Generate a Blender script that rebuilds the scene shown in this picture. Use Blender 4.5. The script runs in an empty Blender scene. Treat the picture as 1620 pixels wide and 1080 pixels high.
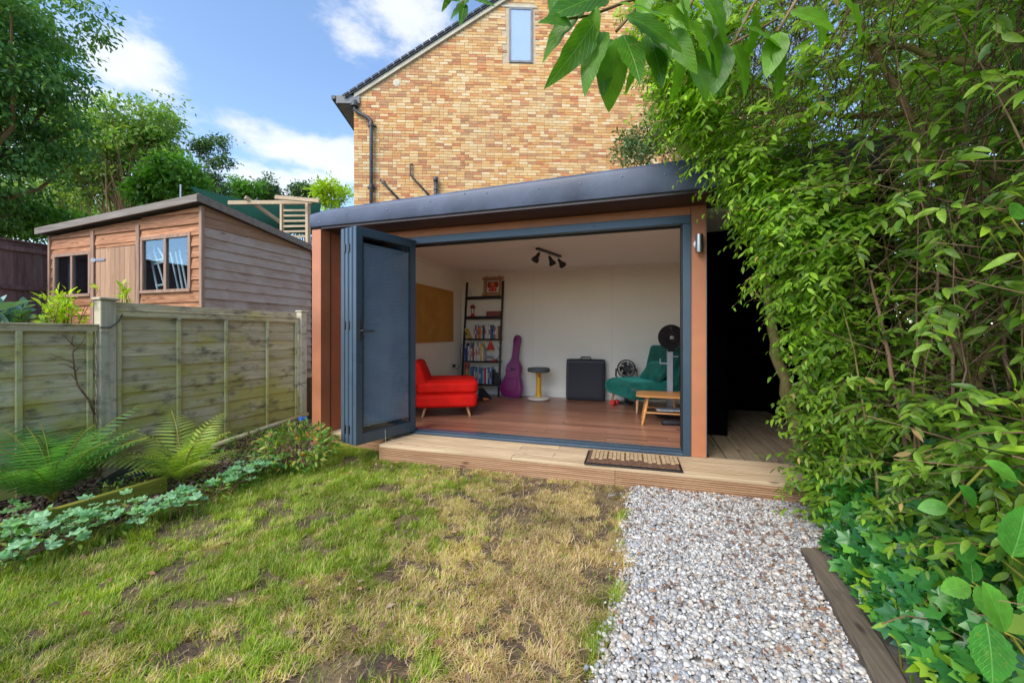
import bpy, bmesh, math, random
import numpy as np
from mathutils import Vector, Matrix, Euler
R = math.radians
random.seed(7); rng = np.random.default_rng(11)
scene = bpy.context.scene
COL = scene.collection

# ------------------------------------------------------------------ camera
FPX, YAW, CY, EYE = 640.0, R(17.6), 528.0, 1.255
cam_data = bpy.data.cameras.new("camera"); cam = bpy.data.objects.new("camera", cam_data); COL.objects.link(cam)
cam_data.sensor_width = 36; cam_data.lens = 36 * FPX / 1620
cam_data.shift_y = -(540 - CY) / 1620
cam.location = (0, 0, EYE); cam.rotation_euler = (R(90), 0, YAW)
cam_data.clip_start = .05; cam_data.clip_end = 800
scene.camera = cam
scene.view_settings.view_transform = 'Standard'; scene.view_settings.look = 'None'
scene.view_settings.gamma = 1; scene.view_settings.use_curve_mapping = False
scene.view_settings.exposure = 1.46
scene.cycles.max_bounces = 10; scene.cycles.diffuse_bounces = 8; scene.cycles.transparent_max_bounces = 8
scene.cycles.use_denoising = True

# ------------------------------------------------------------------ sky and sun
SUN_EL, SUN_AZ = R(43), R(200)          # azimuth from +Y, clockwise: behind the camera, a little to its left
world = bpy.data.worlds.new("World"); scene.world = world; world.use_nodes = True
wn, wl = world.node_tree.nodes, world.node_tree.links
wn.clear()
def N(nodes, t, **k):
    n = nodes.new(t)
    for a, b in k.items(): setattr(n, a, b)
    return n
def mth(nodes, links, op, a, b=None, clamp=False):
    n = N(nodes, 'ShaderNodeMath', operation=op, use_clamp=clamp)
    for i, v in enumerate((a, b)):
        if v is None: continue
        if isinstance(v, (int, float)): n.inputs[i].default_value = v
        else: links.new(v, n.inputs[i])
    return n.outputs[0]
def cam_dir(px, py):
    r = (px - 810) / FPX; u = (CY - py) / FPX
    return Vector((r * math.cos(YAW) - math.sin(YAW), r * math.sin(YAW) + math.cos(YAW), u))
sky = N(wn, 'ShaderNodeTexSky', sky_type='NISHITA'); sky.sun_disc = False
sky.sun_elevation = SUN_EL; sky.sun_rotation = SUN_AZ; sky.air_density = 1.0; sky.dust_density = .3; sky.ozone_density = 2.2
tc = N(wn, 'ShaderNodeTexCoord')
mp = N(wn, 'ShaderNodeMapping'); mp.inputs['Scale'].default_value = (3.2, 3.2, 6.5); mp.inputs['Location'].default_value = (.3, .1, .2)
wl.new(tc.outputs['Generated'], mp.inputs['Vector'])
nz = N(wn, 'ShaderNodeTexNoise'); nz.inputs['Scale'].default_value = 1.0; nz.inputs['Detail'].default_value = 9; nz.inputs['Roughness'].default_value = .63
wl.new(mp.outputs[0], nz.inputs['Vector'])
sq = N(wn, 'ShaderNodeVectorMath', operation='MULTIPLY'); sq.inputs[1].default_value = (1, 1, 1.9)
wl.new(tc.outputs['Generated'], sq.inputs[0])
tot = None
CLOUDS = [(165, 85, .12), (560, 60, .17), (640, 40, .2), (470, 232, .15), (560, 245, .17), (400, 290, .12), (480, 290, .12), (60, 230, .3), (860, -300, .5), (-700, 200, .5), (2300, 100, .6)]
for (px, py, rad) in CLOUDS:
    d = cam_dir(px, py).normalized(); d.z *= 1.9
    ds = N(wn, 'ShaderNodeVectorMath', operation='DISTANCE'); ds.inputs[1].default_value = d
    wl.new(sq.outputs[0], ds.inputs[0])
    m = mth(wn, wl, 'SUBTRACT', 1.0, mth(wn, wl, 'DIVIDE', ds.outputs['Value'], rad), True)
    tot = m if tot is None else mth(wn, wl, 'MAXIMUM', tot, m)
cl = mth(wn, wl, 'ADD', mth(wn, wl, 'MULTIPLY', tot, .36), nz.outputs['Fac'])
mr = N(wn, 'ShaderNodeMapRange', interpolation_type='SMOOTHSTEP')
mr.inputs['From Min'].default_value = .62; mr.inputs['From Max'].default_value = .80; mr.inputs['To Max'].default_value = .86
wl.new(cl, mr.inputs['Value'])
hs = N(wn, 'ShaderNodeHueSaturation'); hs.inputs['Saturation'].default_value = 1.0; hs.inputs['Value'].default_value = .78
wl.new(sky.outputs[0], hs.inputs['Color'])
nz2 = N(wn, 'ShaderNodeTexNoise'); nz2.inputs['Scale'].default_value = 2.2; nz2.inputs['Detail'].default_value = 5
wl.new(mp.outputs[0], nz2.inputs['Vector'])
cr = N(wn, 'ShaderNodeMix', data_type='RGBA'); cr.inputs['A'].default_value = (2.1, 2.25, 2.5, 1); cr.inputs['B'].default_value = (3.0, 3.05, 3.2, 1)
wl.new(nz2.outputs['Fac'], cr.inputs['Factor'])
mx = N(wn, 'ShaderNodeMix', data_type='RGBA')
wl.new(mr.outputs[0], mx.inputs['Factor']); wl.new(hs.outputs[0], mx.inputs['A']); wl.new(cr.outputs['Result'], mx.inputs['B'])
bg = N(wn, 'ShaderNodeBackground'); bg.inputs['Strength'].default_value = .15
wo = N(wn, 'ShaderNodeOutputWorld'); wl.new(mx.outputs['Result'], bg.inputs['Color']); wl.new(bg.outputs[0], wo.inputs['Surface'])
sd = bpy.data.lights.new("sun", 'SUN'); sd.energy = 1.5; sd.angle = R(42); sd.color = (1, .93, .82)
sun = bpy.data.objects.new("sun", sd); COL.objects.link(sun)
sdir = Vector((math.sin(SUN_AZ) * math.cos(SUN_EL), math.cos(SUN_AZ) * math.cos(SUN_EL), math.sin(SUN_EL)))
sun.rotation_euler = sdir.to_track_quat('Z', 'Y').to_euler(); sun.location = sdir * 30

# ------------------------------------------------------------------ helpers
def at(px, py, ax, v):
    """the point of the photo's ray that lies on the plane ax = v"""
    d = cam_dir(px, py); o = Vector((0, 0, EYE)); i = 'XYZ'.index(ax)
    return o + d * ((v - o[i]) / d[i])
def far(px, py, depth): return Vector((0, 0, EYE)) + cam_dir(px, py) * depth
def srgb(r, g, b):
    f = lambda c: (c / 12.92 if c <= .04045 else ((c + .055) / 1.055) ** 2.4)
    return (f(r / 255), f(g / 255), f(b / 255), 1)
def tag(o, label=None, cat=None, group=None, kind=None):
    if label: o['label'] = label
    if cat: o['category'] = cat
    if group: o['group'] = group
    if kind: o['kind'] = kind
    return o
def link(name, mesh, parent=None, loc=None, rot=None, mat=None, inv=True):
    o = bpy.data.objects.new(name, mesh); COL.objects.link(o)
    if mat is not None and mesh is not None and hasattr(mesh, 'materials') and not mesh.materials:
        for m in (mat if isinstance(mat, (list, tuple)) else [mat]): mesh.materials.append(m)
    if loc is not None: o.location = loc
    if rot is not None: o.rotation_euler = rot
    if parent is not None:
        o.parent = parent
        if parent in LOCAL: LOCAL.add(o)
        elif inv:
            o.matrix_parent_inverse = Matrix.Translation(-wloc(parent))
    return o
def wloc(o):
    v = Vector(o.location)
    if o.parent is not None:
        v = o.matrix_parent_inverse @ v
        v = v + wloc(o.parent)
    return v
def thing(name, label, cat, loc=(0, 0, 0), rotz=0, group=None, local=False):
    o = bpy.data.objects.new(name, None); COL.objects.link(o); o.location = loc; o.rotation_euler = (0, 0, rotz)
    o.empty_display_size = .1
    if local: LOCAL.add(o)
    return tag(o, label, cat, group)
LOCAL = set()
class MB:
    """gathers shapes and links them as ONE mesh object"""
    def __init__(s): s.v = []; s.f = []; s.m = []
    def add(s, vs, fs, m=0):
        b = len(s.v); s.v += [tuple(v) for v in vs]; s.f += [tuple(i + b for i in f) for f in fs]; s.m += [m] * len(fs); return s
    def box(s, x0, x1, y0, y1, z0, z1, m=0):
        vs = [(x, y, z) for x in (x0, x1) for y in (y0, y1) for z in (z0, z1)]
        return s.add(vs, [(0, 1, 3, 2), (4, 6, 7, 5), (0, 4, 5, 1), (2, 3, 7, 6), (0, 2, 6, 4), (1, 5, 7, 3)], m)
    def obox(s, c, size, rot=None, m=0):
        M = rot if rot is not None else Matrix.Identity(3); c = Vector(c)
        vs = [c + M @ Vector((sx * size[0] / 2, sy * size[1] / 2, sz * size[2] / 2)) for sx in (-1, 1) for sy in (-1, 1) for sz in (-1, 1)]
        return s.add(vs, [(0, 1, 3, 2), (4, 6, 7, 5), (0, 4, 5, 1), (2, 3, 7, 6), (0, 2, 6, 4), (1, 5, 7, 3)], m)
    def tube(s, pts, rad, n=8, m=0, cap=True):
        pts = [Vector(p) for p in pts]
        if not isinstance(rad, (list, tuple)): rad = [rad] * len(pts)
        up = Vector((0, 0, 1)); vs = []; prev = None
        for i, p in enumerate(pts):
            d = (pts[min(i + 1, len(pts) - 1)] - pts[max(i - 1, 0)]).normalized()
            a = prev - d * prev.dot(d) if prev is not None else (up.cross(d) if abs(d.z) < .95 else Vector((1, 0, 0)))
            if a.length < 1e-4: a = Vector((1, 0, 0)).cross(d)
            a.normalize(); b = d.cross(a); prev = a
            for k in range(n):
                t = 2 * math.pi * k / n; vs.append(p + (a * math.cos(t) + b * math.sin(t)) * rad[i])
        fs = [(i * n + k, i * n + (k + 1) % n, (i + 1) * n + (k + 1) % n, (i + 1) * n + k) for i in range(len(pts) - 1) for k in range(n)]
        if cap: fs += [tuple(reversed(range(n))), tuple((len(pts) - 1) * n + k for k in range(n))]
        return s.add(vs, fs, m)
    def lathe(s, prof, c=(0, 0, 0), n=24, rot=None, m=0):
        M = rot if rot is not None else Matrix.Identity(3); c = Vector(c); vs = []
        for (r, z) in prof:
            for k in range(n):
                t = 2 * math.pi * k / n; vs.append(c + M @ Vector((r * math.cos(t), r * math.sin(t), z)))
        fs = [(i * n + k, i * n + (k + 1) % n, (i + 1) * n + (k + 1) % n, (i + 1) * n + k) for i in range(len(prof) - 1) for k in range(n)]
        fs += [tuple(reversed(range(n))), tuple((len(prof) - 1) * n + k for k in range(n))]
        return s.add(vs, fs, m)
    def prism(s, poly, f, m=0):
        """poly: 2D points; f(u, v, side) -> 3D with side 0 / 1"""
        n = len(poly); vs = [f(u, v, 0) for u, v in poly] + [f(u, v, 1) for u, v in poly]
        return s.add(vs, [tuple(range(n)), tuple(reversed(range(n, 2 * n)))] + [((i + 1) % n, i, n + i, n + (i + 1) % n) for i in range(n)], m)
    def build(s, name, mat, parent=None, smooth=False, bevel=0, segs=2, loc=None, kind=None):
        me = bpy.data.meshes.new(name); me.from_pydata(s.v, [], s.f); me.update()
        bm = bmesh.new(); bm.from_mesh(me); bmesh.ops.recalc_face_normals(bm, faces=bm.faces)
        if bevel: bmesh.ops.bevel(bm, geom=[e for e in bm.edges if e.is_manifold and e.calc_face_angle(0) > .6], offset=bevel, segments=segs, affect='EDGES', profile=.6, clamp_overlap=True)
        bm.to_mesh(me); bm.free()
        for m in (mat if isinstance(mat, (list, tuple)) else [mat]): me.materials.append(m)
        if not bevel and len(s.m) == len(me.polygons) and any(s.m): me.polygons.foreach_set('material_index', s.m)
        if smooth: me.polygons.foreach_set('use_smooth', [True] * len(me.polygons)); 
        if smooth and smooth != 'all':
            try: me.set_sharp_from_angle(angle=R(40))
            except Exception: pass
        o = link(name, me, parent, loc=loc, inv=(parent not in LOCAL if parent else True))
        if kind: o['kind'] = kind
        return o
_cache = {}
def piece(name, mat, c, size, parent=None, rot=None, bev=.003, jit=0):
    """a bevelled board, brick or block: equal ones share their mesh"""
    key = (tuple(round(a, 3) for a in size), bev, mat.name)
    me = _cache.get(key)
    if me is None:
        me = bpy.data.meshes.new(name); bm = bmesh.new(); bmesh.ops.create_cube(bm, size=1)
        for v in bm.verts: v.co = Vector((v.co.x * size[0], v.co.y * size[1], v.co.z * size[2]))
        if bev: bmesh.ops.bevel(bm, geom=bm.edges[:], offset=bev, segments=1, affect='EDGES')
        bm.to_mesh(me); bm.free(); me.materials.append(mat); _cache[key] = me
    e = Euler(rot) if rot is not None else Euler((0, 0, 0))
    if jit: e.x += random.gauss(0, jit); e.y += random.gauss(0, jit); e.z += random.gauss(0, jit)
    return link(name, me, parent, loc=c, rot=e, inv=(parent not in LOCAL if parent else True))

# ------------------------------------------------------------------ materials
def mat_base(name):
    m = bpy.data.materials.new(name); m.use_nodes = True; nt = m.node_tree; return m, nt.nodes, nt.links, nt.nodes['Principled BSDF']
def coords(n, l, scale=(1, 1, 1), rnd=0, kind='Object'):
    t = N(n, 'ShaderNodeTexCoord'); mp = N(n, 'ShaderNodeMapping'); mp.inputs['Scale'].default_value = scale
    l.new(t.outputs[kind], mp.inputs['Vector'])
    if rnd:
        oi = N(n, 'ShaderNodeObjectInfo'); cx = N(n, 'ShaderNodeCombineXYZ')
        l.new(mth(n, l, 'MULTIPLY', oi.outputs['Random'], rnd), cx.inputs[0]); l.new(mth(n, l, 'MULTIPLY', oi.outputs['Random'], rnd * .7), cx.inputs[1]); l.new(mth(n, l, 'MULTIPLY', oi.outputs['Random'], rnd * .4), cx.inputs[2])
        l.new(cx.outputs[0], mp.inputs['Location'])
    return mp.outputs[0]
def noise(n, l, vec, scale, detail=4, rough=.55, dist=0):
    x = N(n, 'ShaderNodeTexNoise'); x.inputs['Scale'].default_value = scale; x.inputs['Detail'].default_value = detail; x.inputs['Roughness'].default_value = rough; x.inputs['Distortion'].default_value = dist
    l.new(vec, x.inputs['Vector']); return x.outputs['Fac']
def ramp(n, l, fac, stops, interp='LINEAR'):
    x = N(n, 'ShaderNodeValToRGB'); cr = x.color_ramp; cr.interpolation = interp
    while len(cr.elements) < len(stops): cr.elements.new(.5)
    for e, (p, c) in zip(cr.elements, stops): e.position = p; e.color = c if len(c) == 4 else (*c, 1)
    l.new(fac, x.inputs['Fac']); return x.outputs['Color']
def mixc(n, l, fac, a, b, blend='MIX'):
    x = N(n, 'ShaderNodeMix', data_type='RGBA', blend_type=blend)
    for s, v in (('Factor', fac), ('A', a), ('B', b)):
        if isinstance(v, (int, float)): x.inputs[s].default_value = v
        elif isinstance(v, (tuple, list)): x.inputs[s].default_value = v
        else: l.new(v, x.inputs[s])
    return x.outputs['Result']
def bump(n, l, b, h, strength=.3, dist=.01):
    x = N(n, 'ShaderNodeBump'); x.inputs['Strength'].default_value = strength; x.inputs['Distance'].default_value = dist
    l.new(h, x.inputs['Height']); l.new(x.outputs[0], b.inputs['Normal'])
def maprange(n, l, v, a, b, c=0, d=1):
    x = N(n, 'ShaderNodeMapRange'); l.new(v, x.inputs[0])
    for i, k in enumerate((a, b, c, d)): x.inputs[i + 1].default_value = k
    return x.outputs[0]
def paint(name, c, rough=.5, var=.12, scale=3, metal=0, bmp=.05, spec=.5, fine=60):
    m, n, l, b = mat_base(name); v = coords(n, l, rnd=7)
    f = noise(n, l, v, scale, 6, .6); g = noise(n, l, v, fine, 3)
    dark = tuple(x * (1 - var * 1.6) for x in c[:3]) + (1,); lite = tuple(min(1, x * (1 + var) + var * .01) for x in c[:3]) + (1,)
    col = ramp(n, l, f, [(.3, dark), (.7, lite)])
    l.new(mixc(n, l, mth(n, l, 'MULTIPLY', g, var), col, tuple(x * .6 for x in c[:3]) + (1,)), b.inputs['Base Color'])
    l.new(maprange(n, l, f, .2, .8, max(.03, rough - .08), min(1, rough + .1)), b.inputs['Roughness'])
    b.inputs['Metallic'].default_value = metal; b.inputs['Specular IOR Level'].default_value = spec
    if bmp: bump(n, l, b, g, bmp, .004)
    return m
def wood(name, dark, lite, axis='X', rough=.7, fine=26, stretch=.07, knots=True, extra=None, gloss=.3, bmp=.35, var=.35, grey=None):
    """grain runs along axis in object space"""
    m, n, l, b = mat_base(name)
    sc = [1, 1, 1]; sc['XYZ'.index(axis)] = stretch
    v = coords(n, l, tuple(sc), rnd=23); g = noise(n, l, v, fine, 7, .65, 1.4); g2 = noise(n, l, v, fine * 4, 3, .6)
    v2 = coords(n, l, (1, 1, 1), rnd=11); blot = noise(n, l, v2, 2.6, 5, .6)
    col = ramp(n, l, g, [(.28, dark), (.5, tuple((a + c) / 2 for a, c in zip(dark, lite))), (.72, lite)])
    oi = N(n, 'ShaderNodeObjectInfo')
    hv = N(n, 'ShaderNodeHueSaturation'); l.new(col, hv.inputs['Color']); l.new(maprange(n, l, oi.outputs['Random'], 0, 1, 1 - var, 1 + var), hv.inputs['Value'])
    col = hv.outputs[0]
    if grey: col = mixc(n, l, maprange(n, l, blot, .4, .62), col, grey)
    if knots:
        sk = [9, 9, 9]; sk['XYZ'.index(axis)] = 3.2
        vo = N(n, 'ShaderNodeTexVoronoi', feature='F1'); l.new(coords(n, l, tuple(sk), rnd=31), vo.inputs['Vector']); vo.inputs['Scale'].default_value = .8
        col = mixc(n, l, maprange(n, l, vo.outputs['Distance'], .05, .13, .75, 0), col, tuple(x * .35 for x in dark[:3]) + (1,))
    if extra: col = extra(n, l, col)
    l.new(mixc(n, l, mth(n, l, 'MULTIPLY', g2, .25), col, tuple(x * .5 for x in dark[:3]) + (1,)), b.inputs['Base Color'])
    b.inputs['Roughness'].default_value = rough; b.inputs['Specular IOR Level'].default_value = gloss
    bump(n, l, b, g, bmp, .004)
    return m
def leafmat(name, cols, trans=.32, rough=.42, veins=False, spec=.45, tcol=1.5):
    m, n, l, b = mat_base(name)
    g = N(n, 'ShaderNodeNewGeometry'); oi = N(n, 'ShaderNodeObjectInfo')
    r = mth(n, l, 'FRACT', mth(n, l, 'ADD', g.outputs['Random Per Island'], mth(n, l, 'MULTIPLY', oi.outputs['Random'], 7.3)))
    k = len(cols); c = ramp(n, l, r, [(i / max(1, k - 1), x) for i, x in enumerate(cols)])
    v = coords(n, l, (1, 1, 1)); big = noise(n, l, v, 1.7, 3)
    hv = N(n, 'ShaderNodeHueSaturation'); l.new(c, hv.inputs['Color']); l.new(maprange(n, l, big, .3, .7, .65, 1.4), hv.inputs['Value']); c = hv.outputs[0]
    if veins:
        c = mixc(n, l, maprange(n, l, noise(n, l, coords(n, l, (1, 1, 1), rnd=9), 9, 5, .7), .56, .70, 0, .4), c, (.30, .30, .05, 1))
        uv = N(n, 'ShaderNodeTexCoord'); sp = N(n, 'ShaderNodeSeparateXYZ'); l.new(uv.outputs['UV'], sp.inputs[0])
        a = mth(n, l, 'ABSOLUTE', mth(n, l, 'SUBTRACT', sp.outputs[1], .5))
        mid = maprange(n, l, a, .006, .03, .65, 0)
        w = mth(n, l, 'SINE', mth(n, l, 'MULTIPLY', mth(n, l, 'SUBTRACT', sp.outputs[0], mth(n, l, 'MULTIPLY', a, .75)), 62))
        sv = maprange(n, l, w, .78, 1, 0, .42)
        ve = mth(n, l, 'MAXIMUM', mid, sv)
        c = mixc(n, l, mth(n, l, 'MULTIPLY', ve, .5), c, tuple(min(1, x * 1.6 + .02) for x in cols[-1][:3]) + (1,))
        bump(n, l, b, mth(n, l, 'SUBTRACT', 1, ve), .5, .003)
    l.new(c, b.inputs['Base Color']); b.inputs['Roughness'].default_value = rough; b.inputs['Specular IOR Level'].default_value = spec
    tr = N(n, 'ShaderNodeBsdfTranslucent')
    l.new(mixc(n, l, 1.0, c, (tcol * 1.05, tcol * 1.15, tcol * .35, 1), 'MULTIPLY'), tr.inputs['Color'])
    ms = N(n, 'ShaderNodeMixShader'); ms.inputs[0].default_value = trans
    out = n['Material Output']; l.new(b.outputs[0], ms.inputs[1]); l.new(tr.outputs[0], ms.inputs[2]); l.new(ms.outputs[0], out.inputs[0])
    return m
def glass(name, tint=(.85, .9, .92, 1), rough=.02, alpha=.1, fk=.45):
    m, n, l, b = mat_base(name); n.remove(b)
    gl = N(n, 'ShaderNodeBsdfGlossy'); gl.inputs['Roughness'].default_value = rough; gl.inputs['Color'].default_value = (.9, .95, 1, 1)
    tr = N(n, 'ShaderNodeBsdfTransparent'); tr.inputs['Color'].default_value = tint
    fr = N(n, 'ShaderNodeFresnel'); fr.inputs['IOR'].default_value = 1.5
    ms = N(n, 'ShaderNodeMixShader'); l.new(mth(n, l, 'ADD', mth(n, l, 'MULTIPLY', fr.outputs[0], fk), alpha * .25, True), ms.inputs[0])
    l.new(tr.outputs[0], ms.inputs[1]); l.new(gl.outputs[0], ms.inputs[2]); l.new(ms.outputs[0], n['Material Output'].inputs[0]); return m
def stonemat(name, cols, rough=.75):
    m, n, l, b = mat_base(name); g = N(n, 'ShaderNodeNewGeometry')
    k = len(cols); c = ramp(n, l, g.outputs['Random Per Island'], [(i / k, x) for i, x in enumerate(cols)], 'CONSTANT')
    v = coords(n, l); f = noise(n, l, v, 90, 4, .6)
    l.new(mixc(n, l, maprange(n, l, f, .35, .75, 0, .45), c, (.12, .105, .09, 1)), b.inputs['Base Color'])
    b.inputs['Roughness'].default_value = rough; bump(n, l, b, f, .3, .002); return m

M = {}
def moss(amount=.55, z0=0.0, z1=1.2):
    def f(n, l, col):
        g = N(n, 'ShaderNodeNewGeometry'); sp = N(n, 'ShaderNodeSeparateXYZ'); l.new(g.outputs['Position'], sp.inputs[0])
        v = N(n, 'ShaderNodeMapping'); v.inputs['Scale'].default_value = (1, 1.0, 2.2); l.new(g.outputs['Position'], v.inputs[0])
        a = noise(n, l, v.outputs[0], 2.6, 6, .6)
        up = maprange(n, l, sp.outputs[2], z0, z1, .16, -.14)
        k = maprange(n, l, mth(n, l, 'ADD', a, up), .40, .60, 0, amount)
        col = mixc(n, l, k, col, (.54, .49, .09, 1))
        d = noise(n, l, v.outputs[0], 5.5, 5, .65)
        return mixc(n, l, maprange(n, l, d, .52, .70, 0, .8), col, (.11, .10, .08, 1))
    return f
M['fence'] = wood('weathered_larch', (.46, .38, .23, 1), (.82, .72, .47, 1), 'Y', .85, 22, .08, True, moss(.8, 0, 1.3), .15, .4, .14)
M['fence_v'] = wood('weathered_batten', (.50, .48, .27, 1), (.74, .70, .42, 1), 'Z', .85, 26, .07, False, moss(.7, 0, 1.6), .15, .3, .12)
M['post'] = wood('weathered_post', (.46, .40, .29, 1), (.72, .65, .49, 1), 'Z', .85, 20, .06, True, moss(.35, -.2, 1.0), .15, .4, .1)
M['shed_front'] = wood('orange_shed_board', (.20, .07, .03, 1), (.66, .33, .17, 1), 'X', .7, 24, .09, True, None, .25, .4, .22)
M['shed_side'] = wood('grey_shed_board', (.29, .19, .14, 1), (.54, .42, .35, 1), 'Y', .8, 22, .08, True, None, .2, .4, .12, grey=(.52, .43, .38, 1))
M['shed_top'] = wood('orange_gable_board', (.30, .15, .09, 1), (.50, .30, .20, 1), 'Y', .8, 22, .08, True, None, .2, .4, .12)
M['shed_trim'] = wood('shed_trim', (.26, .15, .10, 1), (.50, .34, .25, 1), 'Z', .8, 26, .08, False, None, .2, .3, .12)
M['shed_door'] = wood('shed_door_board', (.36, .20, .12, 1), (.58, .37, .24, 1), 'Z', .8, 26, .06, True, None, .2, .3, .14)
M['shed_roof'] = wood('grey_fascia_board', (.15, .125, .105, 1), (.36, .31, .27, 1), 'X', .85, 20, .05, False, None, .2, .4, .08)
M['felt'] = paint('roof_felt', (.12, .115, .11, 1), .9, .3, 6)
M['dark_fence'] = wood('brown_fence_board', (.11, .06, .055, 1), (.26, .16, .15, 1), 'Z', .85, 20, .08, True, None, .2, .35, .15)
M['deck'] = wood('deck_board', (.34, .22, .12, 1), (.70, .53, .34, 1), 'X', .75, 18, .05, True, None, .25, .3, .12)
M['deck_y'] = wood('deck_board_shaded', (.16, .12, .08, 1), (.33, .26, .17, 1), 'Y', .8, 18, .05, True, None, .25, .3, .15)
M['deck_face'] = wood('deck_fascia', (.28, .13, .06, 1), (.62, .39, .23, 1), 'X', .8, 18, .05, True, None, .25, .3, .08)
M['laminate'] = wood('laminate', (.17, .065, .038, 1), (.50, .25, .16, 1), 'X', .3, 14, .03, False, None, .5, .05, .22)
M['pine'] = wood('pale_pine', (.45, .33, .20, 1), (.66, .52, .36, 1), 'X', .8, 20, .06, False, None, .2, .2, .1)
M['oak'] = wood('honey_oak', (.42, .17, .045, 1), (.66, .32, .10, 1), 'X', .35, 20, .06, False, None, .5, .08, .1)
M['legwood'] = wood('leg_wood', (.40, .20, .09, 1), (.60, .34, .17, 1), 'Z', .45, 30, .1, False, None, .4, .1, .05)
M['sleeper'] = wood('sleeper', (.09, .07, .05, 1), (.27, .215, .16, 1), 'Y', .9, 15, .05, True, None, .15, .8, .1)
M['edging'] = wood('log_edging', (.045, .04, .035, 1), (.14, .12, .10, 1), 'Z', .95, 15, .2, False, None, .1, .8, .2)
M['mossy'] = wood('mossy_timber', (.20, .19, .03, 1), (.42, .40, .07, 1), 'Y', .95, 15, .1, False, None, .1, .5, .1)
M['brown'] = paint('brown_panel', (.50, .185, .085, 1), .42, .16, 1.6, 0, .03)
M['soffit'] = paint('dark_soffit', (.055, .030, .028, 1), .4, .2, 2)
M['fascia'] = paint('grey_roof_edge', (.092, .112, .170, 1), .42, .3, 2.2, 0, .12, .4, 14)
M['alu'] = paint('blue_grey_aluminium', (.050, .082, .118, 1), .3, .1, 2, .1, .02)
M['alu_lite'] = paint('pale_seal', (.20, .26, .33, 1), .35, .1, 2, .3, 0)
M['gasket'] = paint('black_rubber', (.008, .008, .01, 1), .5, .1, 5)
M['plaster'] = paint('cream_wall', (.86, .80, .69, 1), .75, .03, 1.2, 0, .03)
M['ceiling'] = paint('white_ceiling', (.86, .82, .78, 1), .8, .02, 1, 0, .02)
M['trim'] = paint('white_trim', (.80, .76, .70, 1), .5, .02, 2)
M['black'] = paint('shade_black', (.0012, .0012, .0013, 1), 1, .3, 5, 0, .1, 0)  # near-black: the passage's deep shade put into the colour
M['cork'] = paint('cork', (.52, .25, .045, 1), .9, .12, 5, 0, .3)
M['red'] = paint('red_fabric', (.82, .012, .006, 1), .75, .09, 7, 0, .6, .2, 130)
M['green_velvet'] = paint('green_velvet', (.004, .105, .085, 1), .6, .45, 7, 0, .2, .3, 200)
M['green_velvet'].node_tree.nodes['Principled BSDF'].inputs['Sheen Weight'].default_value = .5
M['green_velvet'].node_tree.nodes['Principled BSDF'].inputs['Sheen Tint'].default_value = (.1, .8, .65, 1)
M['purple'] = paint('purple_cloth', (.23, .008, .13, 1), .45, .2, 6, 0, .2)
M['blackplastic'] = paint('black_plastic', (.012, .012, .014, 1), .35, .2, 6)
M['blackcloth'] = paint('black_cloth', (.022, .023, .032, 1), .7, .2, 8, 0, .3)
M['greyseat'] = paint('grey_rubber', (.075, .09, .10, 1), .6, .1, 6)
M['yellow'] = paint('yellow_plastic', (.70, .38, .02, 1), .4, .06, 6)
M['white'] = paint('white_plastic', (.72, .70, .64, 1), .5, .04, 6)
M['steel'] = paint('brushed_steel', (.42, .42, .41, 1), .42, .05, 8, 1, .02)
M['chrome_dark'] = paint('dark_metal', (.10, .10, .11, 1), .4, .1, 8, .8)
M['greymetal'] = paint('grey_metal', (.34, .37, .42, 1), .4, .05, 6, .2)
M['pipe'] = paint('grey_pipe', (.06, .062, .066, 1), .45, .3, 5)
M['lead'] = paint('grey_soffit_board', (.22, .22, .23, 1), .6, .2, 5)
M['cream'] = paint('cream_verge', (.62, .56, .42, 1), .7, .12, 4)
M['slate'] = paint('roof_tile', (.055, .06, .075, 1), .7, .2, 3)
M['mortar'] = paint('mortar', (.56, .44, .29, 1), .95, .12, 8, 0, .4)
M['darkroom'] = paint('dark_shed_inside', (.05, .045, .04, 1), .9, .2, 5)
M['glass'] = glass('window_glass', (.93, .96, .98, 1), .02, .0, .16)
M['darkglass'] = glass('shed_glass', (.85, .92, .96, 1), .03, .05, .3)
M['skyglass'] = glass('loft_glass', (.95, .97, 1, 1), .02, .5, .5); M['sky_reflect'] = paint('pale_blue_sky_reflection', (.84, .89, .95, 1), .7, .03)  # second one: pale blue that paints the reflected sky
M['sailgreen'] = paint('green_sail', (.010, .11, .08, 1), .8, .1, 4)
M['coir'] = paint('tan_coir', (.52, .36, .20, 1), .95, .25, 30, 0, .8)
M['coirb'] = paint('brown_coir', (.17, .085, .045, 1), .95, .35, 40, 0, 1)
M['liner'] = paint('black_liner', (.02, .022, .026, 1), .5, .2, 8)
M['bark'] = wood('bark', (.15, .09, .045, 1), (.36, .25, .13, 1), 'Z', .9, 18, .3, False, None, .15, .7, .1)
M['bark_red'] = wood('red_bark', (.20, .10, .065, 1), (.42, .25, .17, 1), 'Z', .8, 18, .3, False, None, .2, .5, .1)
M['bark_moss'] = wood('mossy_bark', (.19, .15, .05, 1), (.38, .31, .12, 1), 'Z', .9, 14, .3, False, None, .15, .6, .1)
M['twig'] = paint('twig', (.22, .13, .07, 1), .9, .3, 10)
M['gravel'] = stonemat('gravel_stone', [(.58, .565, .54, 1), (.37, .375, .39, 1), (.74, .715, .675, 1), (.48, .475, .47, 1), (.56, .49, .42, 1), (.27, .28, .305, 1), (.80, .77, .73, 1), (.46, .38, .32, 1), (.64, .625, .60, 1), (.44, .45, .475, 1), (.66, .59, .51, 1)])
M['litter'] = stonemat('brown_litter', [(.26, .11, .05, 1), (.36, .20, .11, 1), (.15, .075, .045, 1), (.42, .28, .18, 1), (.20, .09, .05, 1)], .9)
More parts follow.
